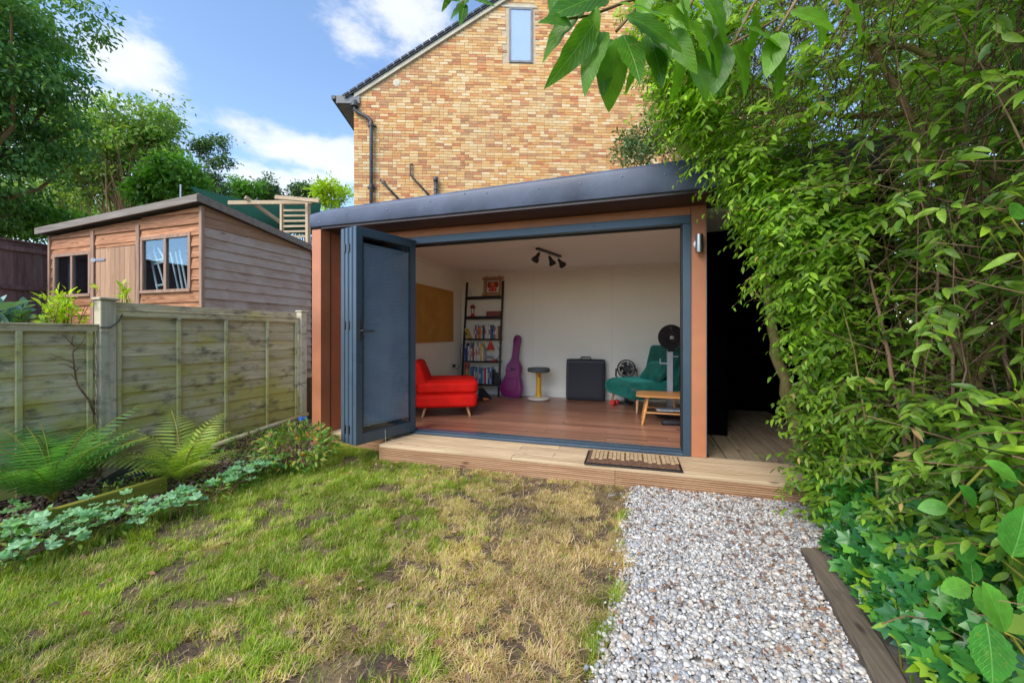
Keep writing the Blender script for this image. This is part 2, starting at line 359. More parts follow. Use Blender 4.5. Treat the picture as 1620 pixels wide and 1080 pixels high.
M['bark_chips'] = stonemat('bark_chips', [(.20, .11, .07, 1), (.30, .19, .13, 1), (.38, .27, .20, 1), (.11, .07, .05, 1)], .9)
def soilmat(name, straw):
    m, n, l, b = mat_base(name); v = coords(n, l)
    f = noise(n, l, v, 6, 8, .65); g = noise(n, l, v, 70, 6, .7)
    c = ramp(n, l, g, [(.3, (.035, .023, .016, 1)), (.55, (.105, .066, .042, 1)), (.75, (.19, .135, .09, 1))])
    if straw: c = mixc(n, l, maprange(n, l, f, .42, .6, 0, .75), c, ramp(n, l, g, [(.3, (.12, .085, .03, 1)), (.7, (.40, .29, .14, 1))]))
    l.new(c, b.inputs['Base Color']); b.inputs['Roughness'].default_value = .95; bump(n, l, b, g, .9, .012); return m
M['soil'] = soilmat('soil', False); M['lawnsoil'] = soilmat('lawn_soil', True)
M['grass'] = leafmat('green_grass', [(.13, .24, .02, 1), (.22, .34, .03, 1), (.31, .41, .04, 1), (.40, .46, .06, 1)], .4, .5)
M['grassy'] = leafmat('yellowing_grass', [(.38, .46, .04, 1), (.47, .48, .07, 1), (.54, .46, .13, 1)], .35, .6)
M['straw'] = leafmat('straw', [(.46, .29, .13, 1), (.61, .42, .21, 1), (.72, .56, .33, 1)], .25, .7, tcol=1)
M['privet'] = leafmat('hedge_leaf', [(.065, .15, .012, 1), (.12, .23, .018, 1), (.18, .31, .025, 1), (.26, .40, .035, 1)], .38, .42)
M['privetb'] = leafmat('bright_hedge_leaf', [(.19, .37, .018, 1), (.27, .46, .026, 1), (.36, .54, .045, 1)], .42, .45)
M['deadleaf'] = leafmat('dead_leaf', [(.30, .15, .06, 1), (.50, .36, .10, 1), (.22, .12, .06, 1)], .2, .6)
M['ivy'] = leafmat('ivy_leaf', [(.018, .095, .022, 1), (.03, .15, .03, 1), (.06, .22, .035, 1), (.13, .34, .04, 1)], .2, .28, False, .6)
M['bigleaf'] = leafmat('large_leaf', [(.05, .16, .008, 1), (.09, .24, .012, 1), (.15, .34, .02, 1)], .42, .34, True)
M['bramble'] = leafmat('bramble_leaf', [(.03, .17, .02, 1), (.06, .25, .03, 1), (.12, .34, .04, 1)], .3, .4, True)
M['treedark'] = leafmat('dark_tree_leaf', [(.055, .16, .045, 1), (.085, .22, .06, 1), (.13, .28, .06, 1), (.20, .35, .07, 1)], .3, .5)
M['treemid'] = leafmat('mid_tree_leaf', [(.12, .24, .05, 1), (.17, .31, .07, 1), (.25, .37, .08, 1), (.35, .41, .10, 1)], .35, .5)
M['treelime'] = leafmat('bright_tree_leaf', [(.06, .18, .02, 1), (.10, .26, .03, 1), (.17, .34, .04, 1)], .35, .5)
M['grey_green'] = leafmat('grey_green_leaf', [(.05, .12, .04, 1), (.09, .17, .06, 1), (.15, .22, .09, 1)], .25, .4)
M['fern'] = leafmat('fern', [(.09, .25, .06, 1), (.14, .33, .08, 1), (.20, .40, .12, 1)], .35, .5)
M['fern_y'] = leafmat('yellow_fern', [(.22, .36, .04, 1), (.34, .46, .07, 1), (.44, .50, .10, 1)], .35, .5)
M['mantle'] = leafmat('pale_lobed_leaf', [(.13, .32, .11, 1), (.19, .41, .19, 1), (.27, .48, .25, 1), (.20, .42, .12, 1)], .3, .5)
M['lime'] = leafmat('lime_leaf', [(.26, .42, .02, 1), (.38, .52, .03, 1), (.50, .58, .05, 1)], .4, .5)
M['glaucous'] = leafmat('blue_green_leaf', [(.16, .30, .26, 1), (.26, .42, .38, 1)], .2, .5)
M['mixed'] = leafmat('mixed_shrub_leaf', [(.05, .15, .02, 1), (.12, .25, .03, 1), (.28, .36, .05, 1), (.40, .36, .05, 1)], .35, .5)
M['orange'] = leafmat('orange_leaf', [(.45, .14, .04, 1), (.60, .26, .06, 1)], .35, .5)

# ------------------------------------------------------------------ leaves
def leaf_tmpl(n=2, wid=.36, fold=.25, droop=.15, pos=.42, wave=0):
    V = [(0, 0, 0)]; F = []
    for i in range(1, n + 1):
        s = i / (n + 1); w = wid / 2 * (math.sin(math.pi * s ** (math.log(.5) / math.log(pos))) ** .8)
        z = -droop * s * s
        wv = wave * math.sin(i * 2.4)
        V += [(s, 0, z), (s, w, z + fold * w + wv), (s, -w, z + fold * w - wv)]
    V.append((1, 0, -droop)); t = len(V) - 1
    F += [(0, 1, 2), (0, 3, 1)]
    for i in range(n - 1):
        a, b = 1 + 3 * i, 4 + 3 * i
        F += [(a, b, b + 1), (a, b + 1, a + 1), (a, a + 2, b + 2), (a, b + 2, b)]
    a = 1 + 3 * (n - 1); F += [(a, t, a + 1), (a, a + 2, t)]
    V = np.array(V); return V, np.array(F), np.stack([V[:, 0], V[:, 1] / wid + .5], 1)
def lobed_tmpl(lobes=5, depth=.3, k=3, notch=.35, cup=.12, serr=0):
    V = [(0.0, 0.0, 0.0)]; n = lobes * k * 2
    for i in range(n + 1):
        t = -math.pi + notch + (2 * math.pi - 2 * notch) * i / n
        ph = i / n * lobes; l = abs((ph % 1) - .5) * 2
        r = (1 - depth * l ** 1.3) * (.62 + .38 * math.cos(t / 2) ** 2) * .6 + serr * (i % 2)
        V.append((r * math.cos(t) + .05, r * math.sin(t), cup * r * (1 - l) - .05 * l))
    F = [(0, i, i + 1) for i in range(1, n + 1)]
    V = np.array(V); return V, np.array(F), V[:, :2] + .5
T_SMALL = leaf_tmpl(1, .45); T_MED = leaf_tmpl(2, .34, .3, .22); T_BIG = leaf_tmpl(9, .42, .25, .3, .36, .02)
T_OVAL = leaf_tmpl(7, .66, .15, .12, .45); T_NARROW = leaf_tmpl(6, .26, .3, .25, .4); T_IVY = lobed_tmpl(5, .38, 1, .5); T_MANTLE = lobed_tmpl(6, .26, 2, .3, .2)
def mesh_np(name, V, F, mats, midx=None, smooth=True, uv=None):
    me = bpy.data.meshes.new(name); nf, k = F.shape
    me.vertices.add(len(V)); me.vertices.foreach_set('co', np.ascontiguousarray(V, dtype=np.float32).ravel())
    me.loops.add(nf * k); me.loops.foreach_set('vertex_index', np.ascontiguousarray(F, dtype=np.int32).ravel())
    me.polygons.add(nf); me.polygons.foreach_set('loop_start', np.arange(0, nf * k, k, dtype=np.int32))
    for m in mats: me.materials.append(m)
    if midx is not None: me.polygons.foreach_set('material_index', np.ascontiguousarray(midx, dtype=np.int32))
    if smooth: me.polygons.foreach_set('use_smooth', np.ones(nf, dtype=bool))
    me.update(calc_edges=True)
    if uv is not None:
        u = me.uv_layers.new(name='uv'); u.data.foreach_set('uv', np.ascontiguousarray(uv[F.ravel()], dtype=np.float32).ravel())
    me.validate(); return me
def unit(a): return a / np.maximum(np.linalg.norm(a, axis=1, keepdims=True), 1e-6)
def leaf_mesh(name, P, A, Nn, S, tmpl, mats, midx=None, uv=False):
    T, F, U = tmpl; P = np.asarray(P, float); A = unit(np.asarray(A, float)); Nn = np.asarray(Nn, float); n = len(P)
    Nn = Nn - A * (Nn * A).sum(1, keepdims=True); Nn = unit(Nn + 1e-5); B = np.cross(Nn, A)
    S = np.asarray(S, float).reshape(-1, 1, 1)
    V = P[:, None, :] + S * (T[None, :, 0:1] * A[:, None, :] + T[None, :, 1:2] * B[:, None, :] + T[None, :, 2:3] * Nn[:, None, :])
    FF = (F[None] + (np.arange(n) * len(T))[:, None, None]).reshape(-1, 3)
    mi = np.repeat(midx, len(F)) if midx is not None else None
    return mesh_np(name, V.reshape(-1, 3), FF, mats, mi, uv=np.tile(U, (n, 1)) if uv else None)
def vnoise(x, y, seed=0):
    x = np.asarray(x, float); y = np.asarray(y, float); xi = np.floor(x).astype(int); yi = np.floor(y).astype(int); fx = x - xi; fy = y - yi
    def h(a, b):
        q = (a * 374761393 + b * 668265263 + seed * 974711) & 0x7fffffff; q = ((q ^ (q >> 13)) * 1274126177) & 0x7fffffff; return ((q ^ (q >> 16)) & 0xffff) / 65535.
    sx = fx * fx * (3 - 2 * fx); sy = fy * fy * (3 - 2 * fy)
    return (h(xi, yi) * (1 - sx) + h(xi + 1, yi) * sx) * (1 - sy) + (h(xi, yi + 1) * (1 - sx) + h(xi + 1, yi + 1) * sx) * sy
def fbm(x, y, seed=0, o=4):
    s = 0; a = .5
    for i in range(o): s = s + a * vnoise(np.asarray(x) * 2 ** i, np.asarray(y) * 2 ** i, seed + i * 17); a *= .5
    return s / .9375
def single_leaf(name, parent, me, p, axis, nrm, size):
    a = Vector(axis).normalized(); n = Vector(nrm); n = (n - a * n.dot(a)).normalized(); b = n.cross(a)
    M4 = Matrix((a, b, n)).transposed().to_4x4(); M4 = Matrix.Translation(Vector(p) - wloc(parent)) @ M4 @ Matrix.Scale(size, 4)
    o = bpy.data.objects.new(name, me); COL.objects.link(o); o.parent = parent; o.matrix_basis = M4; return o
_tm = {}
def tmpl_mesh(name, tmpl, mat):
    k = (name, mat.name)
    if k not in _tm: T, F, U = tmpl; _tm[k] = mesh_np(name, T, F, [mat], uv=U)
    return _tm[k]

# ------------------------------------------------------------------ ground
GZ = 0.0
def sheet(name, x0, x1, y0, y1, z, mat, nx=1, ny=1, amp=0, seed=0, kind='structure', sc=2.5):
    xs = np.linspace(x0, x1, nx + 1); ys = np.linspace(y0, y1, ny + 1); X, Y = np.meshgrid(xs, ys, indexing='ij')
    Z = np.full_like(X, z) + (amp * (fbm(X * sc, Y * sc, seed) - .5) if amp else 0)
    idx = np.arange((nx + 1) * (ny + 1)).reshape(nx + 1, ny + 1)
    F = np.stack([idx[:-1, :-1], idx[1:, :-1], idx[1:, 1:], idx[:-1, 1:]], -1).reshape(-1, 4)
    o = link(name, mesh_np(name, np.stack([X, Y, Z], -1).reshape(-1, 3), F, [mat])); return tag(o, kind=kind)
sheet('ground', -260, 260, -260, 260, -.03, M['soil'])
sheet('lawn', -3.22, -.06, -.6, 3.72, 0.0, M['lawnsoil'], 90, 110, .035, 3)
mb = MB(); mb.box(-30, -4.62, -20, 30, -.02, .62); tag(mb.build('neighbour_ground', M['soil']), kind='structure')

def xl(y): return -.055 - .075 * np.clip(2.9 - y, 0, 3) + .05 * (fbm(y * 3.1, y * 0 + 2, 5) - .5) * 2
def sleeper_x(y): return .861 - .0924 * (2.653 - y)
def gravel_z(x, y): return .012 + .02 * (fbm(x * 3, y * 3, 8) - .5)
M['dust'] = paint('stone_dust', (.34, .31, .28, 1), .95, .3, 20, 0, .5)
sheet('gravel_path_base', -.24, 1.3, -.6, 3.72, -.008, M['dust'], 30, 60, .02, 8)
bm = bmesh.new()
def pebble(sub, seed):
    b = bmesh.new(); bmesh.ops.create_icosphere(b, subdivisions=sub, radius=1); r = random.Random(seed)
    ax = [Vector((r.gauss(0, 1), r.gauss(0, 1), r.gauss(0, 1))).normalized() for _ in range(7)]; off = [r.uniform(.55, .9) for _ in ax]
    for v in b.verts:
        for a, o in zip(ax, off):
            d = v.co.dot(a)
            if d > o: v.co -= a * (d - o) * .85
        v.co = Vector((v.co.x, v.co.y * r.uniform(.72, .8), v.co.z * .58))
    V = np.array([v.co[:] for v in b.verts]); b.faces.ensure_lookup_table(); F = np.array([[v.index for v in f.verts] for f in b.faces]); b.free(); return V, F
def scatter_pebbles(name, P, S, sub, mat, parent=None, nv=6, flat=1):
    Vs, Fs, base = [], [], 0
    kinds = rng.integers(0, nv, len(P))
    for k in range(nv):
        V, F = pebble(sub, 40 + k); sel = np.where(kinds == k)[0]; n = len(sel)
        if not n: continue
        th = rng.uniform(0, 2 * np.pi, n); ti = rng.normal(0, .38, (n, 2)); c, s = np.cos(th), np.sin(th)
        W = V[None] * S[sel][:, None, None] * (1, 1, flat); W = np.repeat(W, 1, 0)
        W = np.stack([W[..., 0], W[..., 1] * np.cos(ti[:, :1]) - W[..., 2] * np.sin(ti[:, :1]), W[..., 1] * np.sin(ti[:, :1]) + W[..., 2] * np.cos(ti[:, :1])], -1)
        W = np.stack([W[..., 0] * np.cos(ti[:, 1:]) - W[..., 2] * np.sin(ti[:, 1:]), W[..., 1], W[..., 0] * np.sin(ti[:, 1:]) + W[..., 2] * np.cos(ti[:, 1:])], -1)
        W = np.stack([W[..., 0] * c[:, None] - W[..., 1] * s[:, None], W[..., 0] * s[:, None] + W[..., 1] * c[:, None], W[..., 2]], -1) + P[sel][:, None]
        Vs.append(W.reshape(-1, 3)); Fs.append((F[None] + (np.arange(n) * len(V))[:, None, None]).reshape(-1, 3) + base); base += n * len(V)
    return mesh_np(name, np.concatenate(Vs), np.concatenate(Fs), [mat])
def gravel_pts(n, y0, y1):
    y = rng.uniform(y0, y1, n); x = rng.uniform(-.32, 1.32, n)
    lo = xl(y); hi = np.where(y < 2.62, sleeper_x(y), 1.02 + (y - 2.62) * .35)
    k = (x > lo + rng.normal(0, .025, n)) & (x < hi); return x[k], y[k]
vs = []
for (n, a, b, sub) in ((15000, .95, 1.75, 2), (44000, 1.75, 3.45, 1)):
    x, y = gravel_pts(n, a, b); z = gravel_z(x, y) + rng.uniform(-.006, .016, len(x)); s = rng.gamma(8, .00128, len(x)).clip(.005, .021)
    vs.append((np.stack([x, y, z], 1), s, sub))
for i, (p, s, sub) in enumerate(vs):
    o = link('gravel', scatter_pebbles('gravel', p, s, sub, M['gravel'])); tag(o, kind='stuff')
    o['label'] = ('near part' if i == 0 else 'far part') + ' of the pale grey and buff gravel path beside the lawn'; o['category'] = 'gravel'

# fallen leaves and crumbs on the gravel
def litter(n, f, size, mat, name, label):
    x, y, z = f(n); n = len(x); A = rng.normal(0, 1, (n, 3)); A[:, 2] *= .25; Nn = rng.normal(0, .5, (n, 3)); Nn[:, 2] += 1
    o = link(name, leaf_mesh(name, np.stack([x, y, z], 1), A, Nn, rng.uniform(*size, n), T_SMALL, [mat])); o['kind'] = 'stuff'; o['label'] = label; o['category'] = 'litter'; return o
def f_gl(n):
    x, y = gravel_pts(n, 1.0, 3.45); w = .18 + .8 * (y > 3.15) + .5 * (x > .45) * (y > 2.3) + .4 * (fbm(x * 2, y * 2, 21) > .58) + .35 * (x > sleeper_x(y) - .12)
    k = rng.uniform(0, 1, len(x)) < w; return x[k], y[k], gravel_z(x[k], y[k]) + .028
litter(2600, f_gl, (.015, .045), M['litter'], 'fallen_leaves', 'small brown leaf crumbs scattered over the gravel path')

# ------------------------------------------------------------------ grass
def lawn_fields(x, y):
    g = fbm(x * 2.2, y * 2.2, 31); g2 = fbm(x * 8, y * 8, 57); g3 = fbm(x * 22, y * 22, 77)
    right = np.clip((x + 1.80 + .22 * (y - 2.2)) / 1.2, 0, 1)
    green = (g * .32 + g2 * .50 + g3 * .42) - right * .34 + .02
    edge = np.exp(-((x - xl(y) + .05) / .08) ** 2) * (fbm(y * 2.5, y * 0, 4) > .45) * .30
    left = np.exp(-((x + 3.15) / .25) ** 2) * .35 + .05 * np.clip((-1.9 - x) / .5, 0, 1)
    green = green + edge + left
    bare = fbm(x * 4.7 + 9, y * 5.3, 91) * .6 + fbm(x * 13, y * 13, 92) * .4
    bare = bare + .07 * np.clip((x + 1.6) / 1, 0, 1) * np.clip((y - 2.5) / .7, 0, 1)
    return green, bare, right
def blades(n, x0, x1, y0, y1):
    x = rng.uniform(x0, x1, n); y = rng.uniform(y0, y1, n)
    gr, ba, right = lawn_fields(x, y)
    keep = (x < xl(y) + .02) & (x > -3.24) & (y < 3.41 + .26 * (x < -2.5))
    keep &= rng.uniform(0, 1, n) < np.clip((.60 - ba) / .08, .05, 1) * np.where(gr > .42, 1, .75)
    x, y, gr, right = x[keep], y[keep], gr[keep], right[keep]; n = len(x)
    u = rng.uniform(0, 1, n); p = np.clip((gr - .44) / .17, 0.03, .80)
    mi = np.where(u < p, 0, np.where(u < p + .40 * (1 - p) * np.clip(1.3 - right, .25, 1) + .05, 1, 2))
    L = np.where(mi == 0, rng.uniform(.014, .040, n), np.where(mi == 1, rng.uniform(.02, .045, n), rng.uniform(.015, .048, n)))
    L *= 1 + 1.0 * np.exp(-((x + 3.12) / .16) ** 2) + .35 * (gr > .62) + .5 * np.exp(-((x - xl(y)) / .05) ** 2)
    th = fbm(x * 12, y * 12, 5) * 14 + rng.normal(0, 1.1, n); lean = np.where(mi == 2, rng.uniform(.6, 1.5, n), rng.uniform(.15, .95, n))
    A = np.stack([np.cos(th) * np.sin(lean), np.sin(th) * np.sin(lean), np.cos(lean)], 1)
    B = np.stack([-np.sin(th), np.cos(th), np.zeros(n)], 1); w = rng.uniform(.0010, .0021, n)
    z = .035 * (fbm(x * 2.5, y * 2.5, 3) - .5) - .002 + .006 * (mi == 2)
    P = np.stack([x, y, z], 1); D = np.stack([np.cos(th), np.sin(th), -np.ones(n) * .7], 1)
    a0 = P - B * w[:, None]; a1 = P + B * w[:, None]; mid = P + A * (L * .55)[:, None]; m0 = mid - B * (w * .8)[:, None]; m1 = mid + B * (w * .8)[:, None]
    tip = P + A * L[:, None] + D * (L * .22 * lean)[:, None]; tip[:, 2] = np.maximum(tip[:, 2], z + .003)
    V = np.stack([a0, a1, m1, m0, tip], 1).reshape(-1, 3)
    F = np.array([(0, 1, 2), (0, 2, 3), (3, 2, 4)]); FF = (F[None] + (np.arange(n) * 5)[:, None, None]).reshape(-1, 3)
    return mesh_np('grass', V, FF, [M['grass'], M['grassy'], M['straw']], np.repeat(mi, 3))
tag(link('grass', blades(470000, -3.24, .1, .70, 3.7)), 'patchy lawn grass, green on one side and dried to straw beside the gravel', 'grass', kind='stuff')
def f_lawn(n):
    x = rng.uniform(-3.1, -.2, n); y = rng.uniform(1.1, 3.35, n); k = rng.uniform(0, 1, n) < (.25 + .6 * (y > 3.1)); return x[k], y[k], np.full(k.sum(), .028)
litter(1500, f_lawn, (.012, .05), M['litter'], 'fallen_leaves', 'dry brown leaves lying here and there on the lawn')

# ------------------------------------------------------------------ deck and step
DZ, DF, WY = .155, 3.44, 3.96
deck = thing('deck', 'weathered timber deck with grooved boards running along the front of the studio', 'deck', (-.6, 3.7, 0))
nb = 4; bw = (WY + .02 - DF) / nb
def grooved(name, L, W, T, mat, parent, c, along='X', grooves=4, face='top'):
    """a decking board whose visible face is grooved along its length"""
    prof = []; k = grooves * 2 + 1
    for i in range(grooves):
        a = -W / 2 + W * (i + .28) / grooves; b = -W / 2 + W * (i + .72) / grooves; g = W / grooves * .10; d = -.011 if face == 'front' else -.005
        prof += [(a - g, 0), (a, 0)] if False else []
        prof += [(-W / 2 + W * i / grooves + .002, d), (-W / 2 + W * i / grooves + W / grooves * .2, 0), (-W / 2 + W * (i + 1) / grooves - W / grooves * .2, 0), (-W / 2 + W * (i + 1) / grooves - .002, d)]
    poly = [(-W / 2, -T)] + prof + [(W / 2, -T)]
    m_ = MB()
    if along == 'X': fn = (lambda u, v, s: ((s - .5) * L, u, v)) if face == 'top' else (lambda u, v, s: ((s - .5) * L, -v, u))
    else: fn = lambda u, v, s: (u, (s - .5) * L, v)
    m_.prism(poly, fn); return m_.build(name, mat, parent, loc=c)
for i in range(nb):
    y = DF + .0 + bw * (i + .5)
    for (a, b) in (((-2.48, -.75), (-.75, 1.22)) if i % 2 else ((-2.48, -1.1), (-1.1, 1.22))):
        grooved('board', b - a - .004, bw - .006, .028, M['deck'], deck, ((a + b) / 2, y, DZ + random.uniform(-.001, .001)), 'X', 4 if i else 3)
for (a, b) in ((-2.48, -.2), (-.2, 1.22)):
    grooved('board', b - a - .003, .132, .024, M['deck_face'], deck, ((a + b) / 2, DF - .004, DZ - .098), 'X', 8, 'front')
for i in range(2): grooved('board', .95, .125, .028, M['deck'], deck, (-2.965, 3.80 + i * .13, DZ - .004), 'X', 4)
grooved('board', .95, .14, .024, M['deck_face'], deck, (-2.965, 3.73, DZ - .102), 'X', 8, 'front')
mb = MB(); mb.box(-2.478, -2.455, DF + .024, 3.73, .0, DZ - .03); mb.build('end_board', M['deck_face'], deck)
for i in range(8):
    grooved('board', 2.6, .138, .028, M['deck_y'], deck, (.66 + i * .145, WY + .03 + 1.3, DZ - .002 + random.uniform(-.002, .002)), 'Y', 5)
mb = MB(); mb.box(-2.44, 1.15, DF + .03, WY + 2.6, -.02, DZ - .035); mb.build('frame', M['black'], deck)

# ------------------------------------------------------------------ garden studio
FL = .168; CE = 2.37; BY = 6.85; LX = -3.15; RX = .86
st = thing('garden_studio', 'flat-roofed brown garden studio with a wide open folding door and blue-grey frame', 'garden room', (-1.4, 5.3, 0))
# roof: rounded grey edge, top slightly higher towards the hedge end
def roof_mesh():
    x0, x1, y0, y1, zb = -3.473, 1.75, 3.576, 7.15, 2.430; prof = []  # right end carried on over the passage, added to keep daylight out
    for t in np.linspace(0, 1, 7): prof.append((.075 * (1 - math.cos(t * math.pi / 2)) + 0, 1 - .075 * (1 - math.sin(t * math.pi / 2)) / .22))
    b = MB(); nx = 30
    secs = []
    for i in range(nx + 1):
        u = i / nx; x = x0 + (x1 - x0) * u; h = (.185 + .085 * min(1, u / .8)); e = .03 * math.exp(-u * 40)
        ring = [(x, y0 + .004, zb), (x, y0, zb + .006)] + [(x, y0 + .05 * (1 - math.cos(t)), zb + h - .05 + .05 * math.sin(t) - e) for t in np.linspace(0, math.pi / 2, 6)] + [(x, y1, zb + h + .10), (x, y1, zb)]
        secs.append(ring)
    k = len(secs[0]); vs = [p for s_ in secs for p in s_]
    fs = [(i * k + j, i * k + (j + 1) % k, (i + 1) * k + (j + 1) % k, (i + 1) * k + j) for i in range(nx) for j in range(k)]
    fs += [tuple(range(k)), tuple(reversed([nx * k + j for j in range(k)]))]
    return b.add(vs, fs)
roof = roof_mesh().build('roof', M['fascia'], st, smooth=True)
rv = MB()
for px, py in ((505, 352), (548, 338), (612, 331), (680, 318), (735, 306), (770, 305), (852, 298), (918, 290), (984, 279), (1052, 276)):
    p = at(px, py, 'Y', 3.574); rv.lathe([(.008, 0), (.006, .004), (.002, .006)], p + Vector((0, .001, 0)), 10, Matrix.Rotation(R(90), 3, 'X'))
rv.build('screw_head', M['alu_lite'], roof)
mb = MB(); mb.box(-3.34, 1.74, 3.60, WY + .2, 2.405, 2.429); mb.build('soffit', M['soffit'], st)
# brown cladding: left fin, beam, right post
mb = MB(); mb.box(-3.466, -3.345, 3.60, WY + .1, .02, 2.404); fin = mb.build('end_panel', M['brown'], st, bevel=.004)
mb = MB(); mb.box(-3.344, -3.338, 3.74, 3.748, .03, 2.40); mb.build('panel_joint', M['soffit'], fin)
mb = MB(); mb.box(-3.34, .43, WY - .012, WY + .1, 2.325, 2.404); mb.build('beam', M['brown'], st, bevel=.003)
mb = MB(); mb.box(.434, .558, WY - .02, WY + .1, DZ, 2.404); mb.build('corner_post', M['brown'], st, bevel=.004)
mb = MB(); mb.box(.5585, .5615, WY - .018, WY + .1, DZ, 2.40); mb.build('corner_trim', M['alu_lite'], st)
# walls
mb = MB(); mb.box(LX - .2, LX, WY + .1, BY + .15, .02, 2.404); mb.build('wall', M['plaster'], st)
wallb = MB().box(LX, RX, BY, BY + .15, .02, 2.404).build('wall', M['plaster'], st)
mb = MB(); mb.box(RX, RX + .02, 4.92, BY + .15, .02, 2.404); mb.build('wall', M['plaster'], st)
mb = MB(); mb.box(.54, .56, WY + .1, 4.90, .02, 2.404); mb.build('wall', M['plaster'], st)
mb = MB(); mb.box(.561, RX, 4.90, 4.919, .02, 2.404); mb.build('wall', M['plaster'], st)
mb = MB(); mb.box(RX + .021, RX + .04, 4.90, BY + .15, .02, 2.436); mb.build('shade_black_cladding', M['black'], st)  # outer side of the wall, coloured as the passage's shade
mb = MB(); mb.box(.5605, .575, WY + .101, 4.88, .02, 2.404); mb.build('shade_black_cladding', M['black'], st)
mb = MB(); mb.box(.5605, RX + .04, 4.881, 4.899, .02, 2.404); mb.build('shade_black_cladding', M['black'], st)
mb = MB(); mb.box(LX - .2, -2.98, WY + .05, WY + .1, .02, 2.404); mb.build('wall', M['brown'], st)
mb = MB(); mb.box(LX, RX, WY + .11, BY, CE, CE + .03); mb.build('ceiling', M['ceiling'], st)
for x in (at(843, 500, 'Y', BY).x, at(968, 500, 'Y', BY).x, -2.95):
    mb = MB(); mb.box(x - .008, x + .008, BY - .004, BY, FL + .1, CE); mb.build('joint_strip', M['trim'], wallb)
mb = MB(); mb.box(LX, RX, BY - .014, BY, FL, FL + .10); mb.build('skirting', M['trim'], st, bevel=.004)
mb = MB(); mb.box(LX, LX + .014, WY + .2, BY - .015, FL, FL + .10); mb.build('skirting', M['trim'], st, bevel=.004)
def coving(p0, p1, inward):
    b = MB(); poly = [(0, 0), (.05, 0), (.046, -.012), (.02, -.022), (.010, -.046), (0, -.05)]
    b.prism(poly, lambda u, v, s: Vector(p1 if s else p0) + Vector(inward) * u + Vector((0, 0, v))); return b.build('cornice', M['trim'], st)
coving((LX, BY, CE), (RX, BY, CE), (0, -1, 0)); coving((LX, WY + .2, CE), (LX, BY, CE), (1, 0, 0))
# laminate floor, board by board
fl = MB().box(LX, .54, WY + .10, 4.9, .03, FL - .012).box(LX, RX, 4.901, BY, .03, FL - .012).build('floor', M['laminate'], st)
y = WY + .10; r_ = 0
while y < BY:
    w = min(.118, BY - y); x = LX - random.uniform(0, 1.1)
    while x < RX:
        a, b = max(x, LX), min(x + 1.285, RX)
        if y < 4.86: b = min(b, .54)
        if b - a > .05: piece('plank', M['laminate'], ((a + b) / 2, y + w / 2, FL - .006), (b - a - .002, w - .002, .012), fl, bev=.0012)
        x += 1.285
    y += .118
# opening frame and threshold
fr = MB(); fr.box(-2.98, .433, WY - .03, WY + .06, 2.245, 2.322); fr.build('head_frame', M['alu'], st, bevel=.004)
fr = MB(); fr.box(-2.98, .433, WY + .061, WY + .10, 2.235, 2.335); fr.build('head_seal', M['gasket'], st)
fr = MB(); fr.box(.365, .433, WY - .03, WY + .06, DZ + .001, 2.244); fr.build('jamb', M['alu'], st, bevel=.004)
fr = MB(); fr.box(.352, .364, WY - .01, WY + .10, DZ + .06, 2.244); fr.build('jamb_seal', M['gasket'], st)
fr = MB(); fr.box(-2.98, -2.90, WY - .03, WY + .06, DZ + .001, 2.244); fr.build('jamb', M['alu'], st, bevel=.004)
fr = MB(); fr.box(-2.90, .364, WY - .035, WY + .095, DZ + .001, DZ + .030); fr.box(-2.90, .364, WY + .0, WY + .095, DZ + .031, DZ + .043); fr.build('threshold', M['alu'], st, bevel=.003)
fr = MB(); fr.box(-2.90, .364, WY - .037, WY - .0355, DZ + .020, DZ + .024); fr.build('threshold_strip', M['alu_lite'], st)
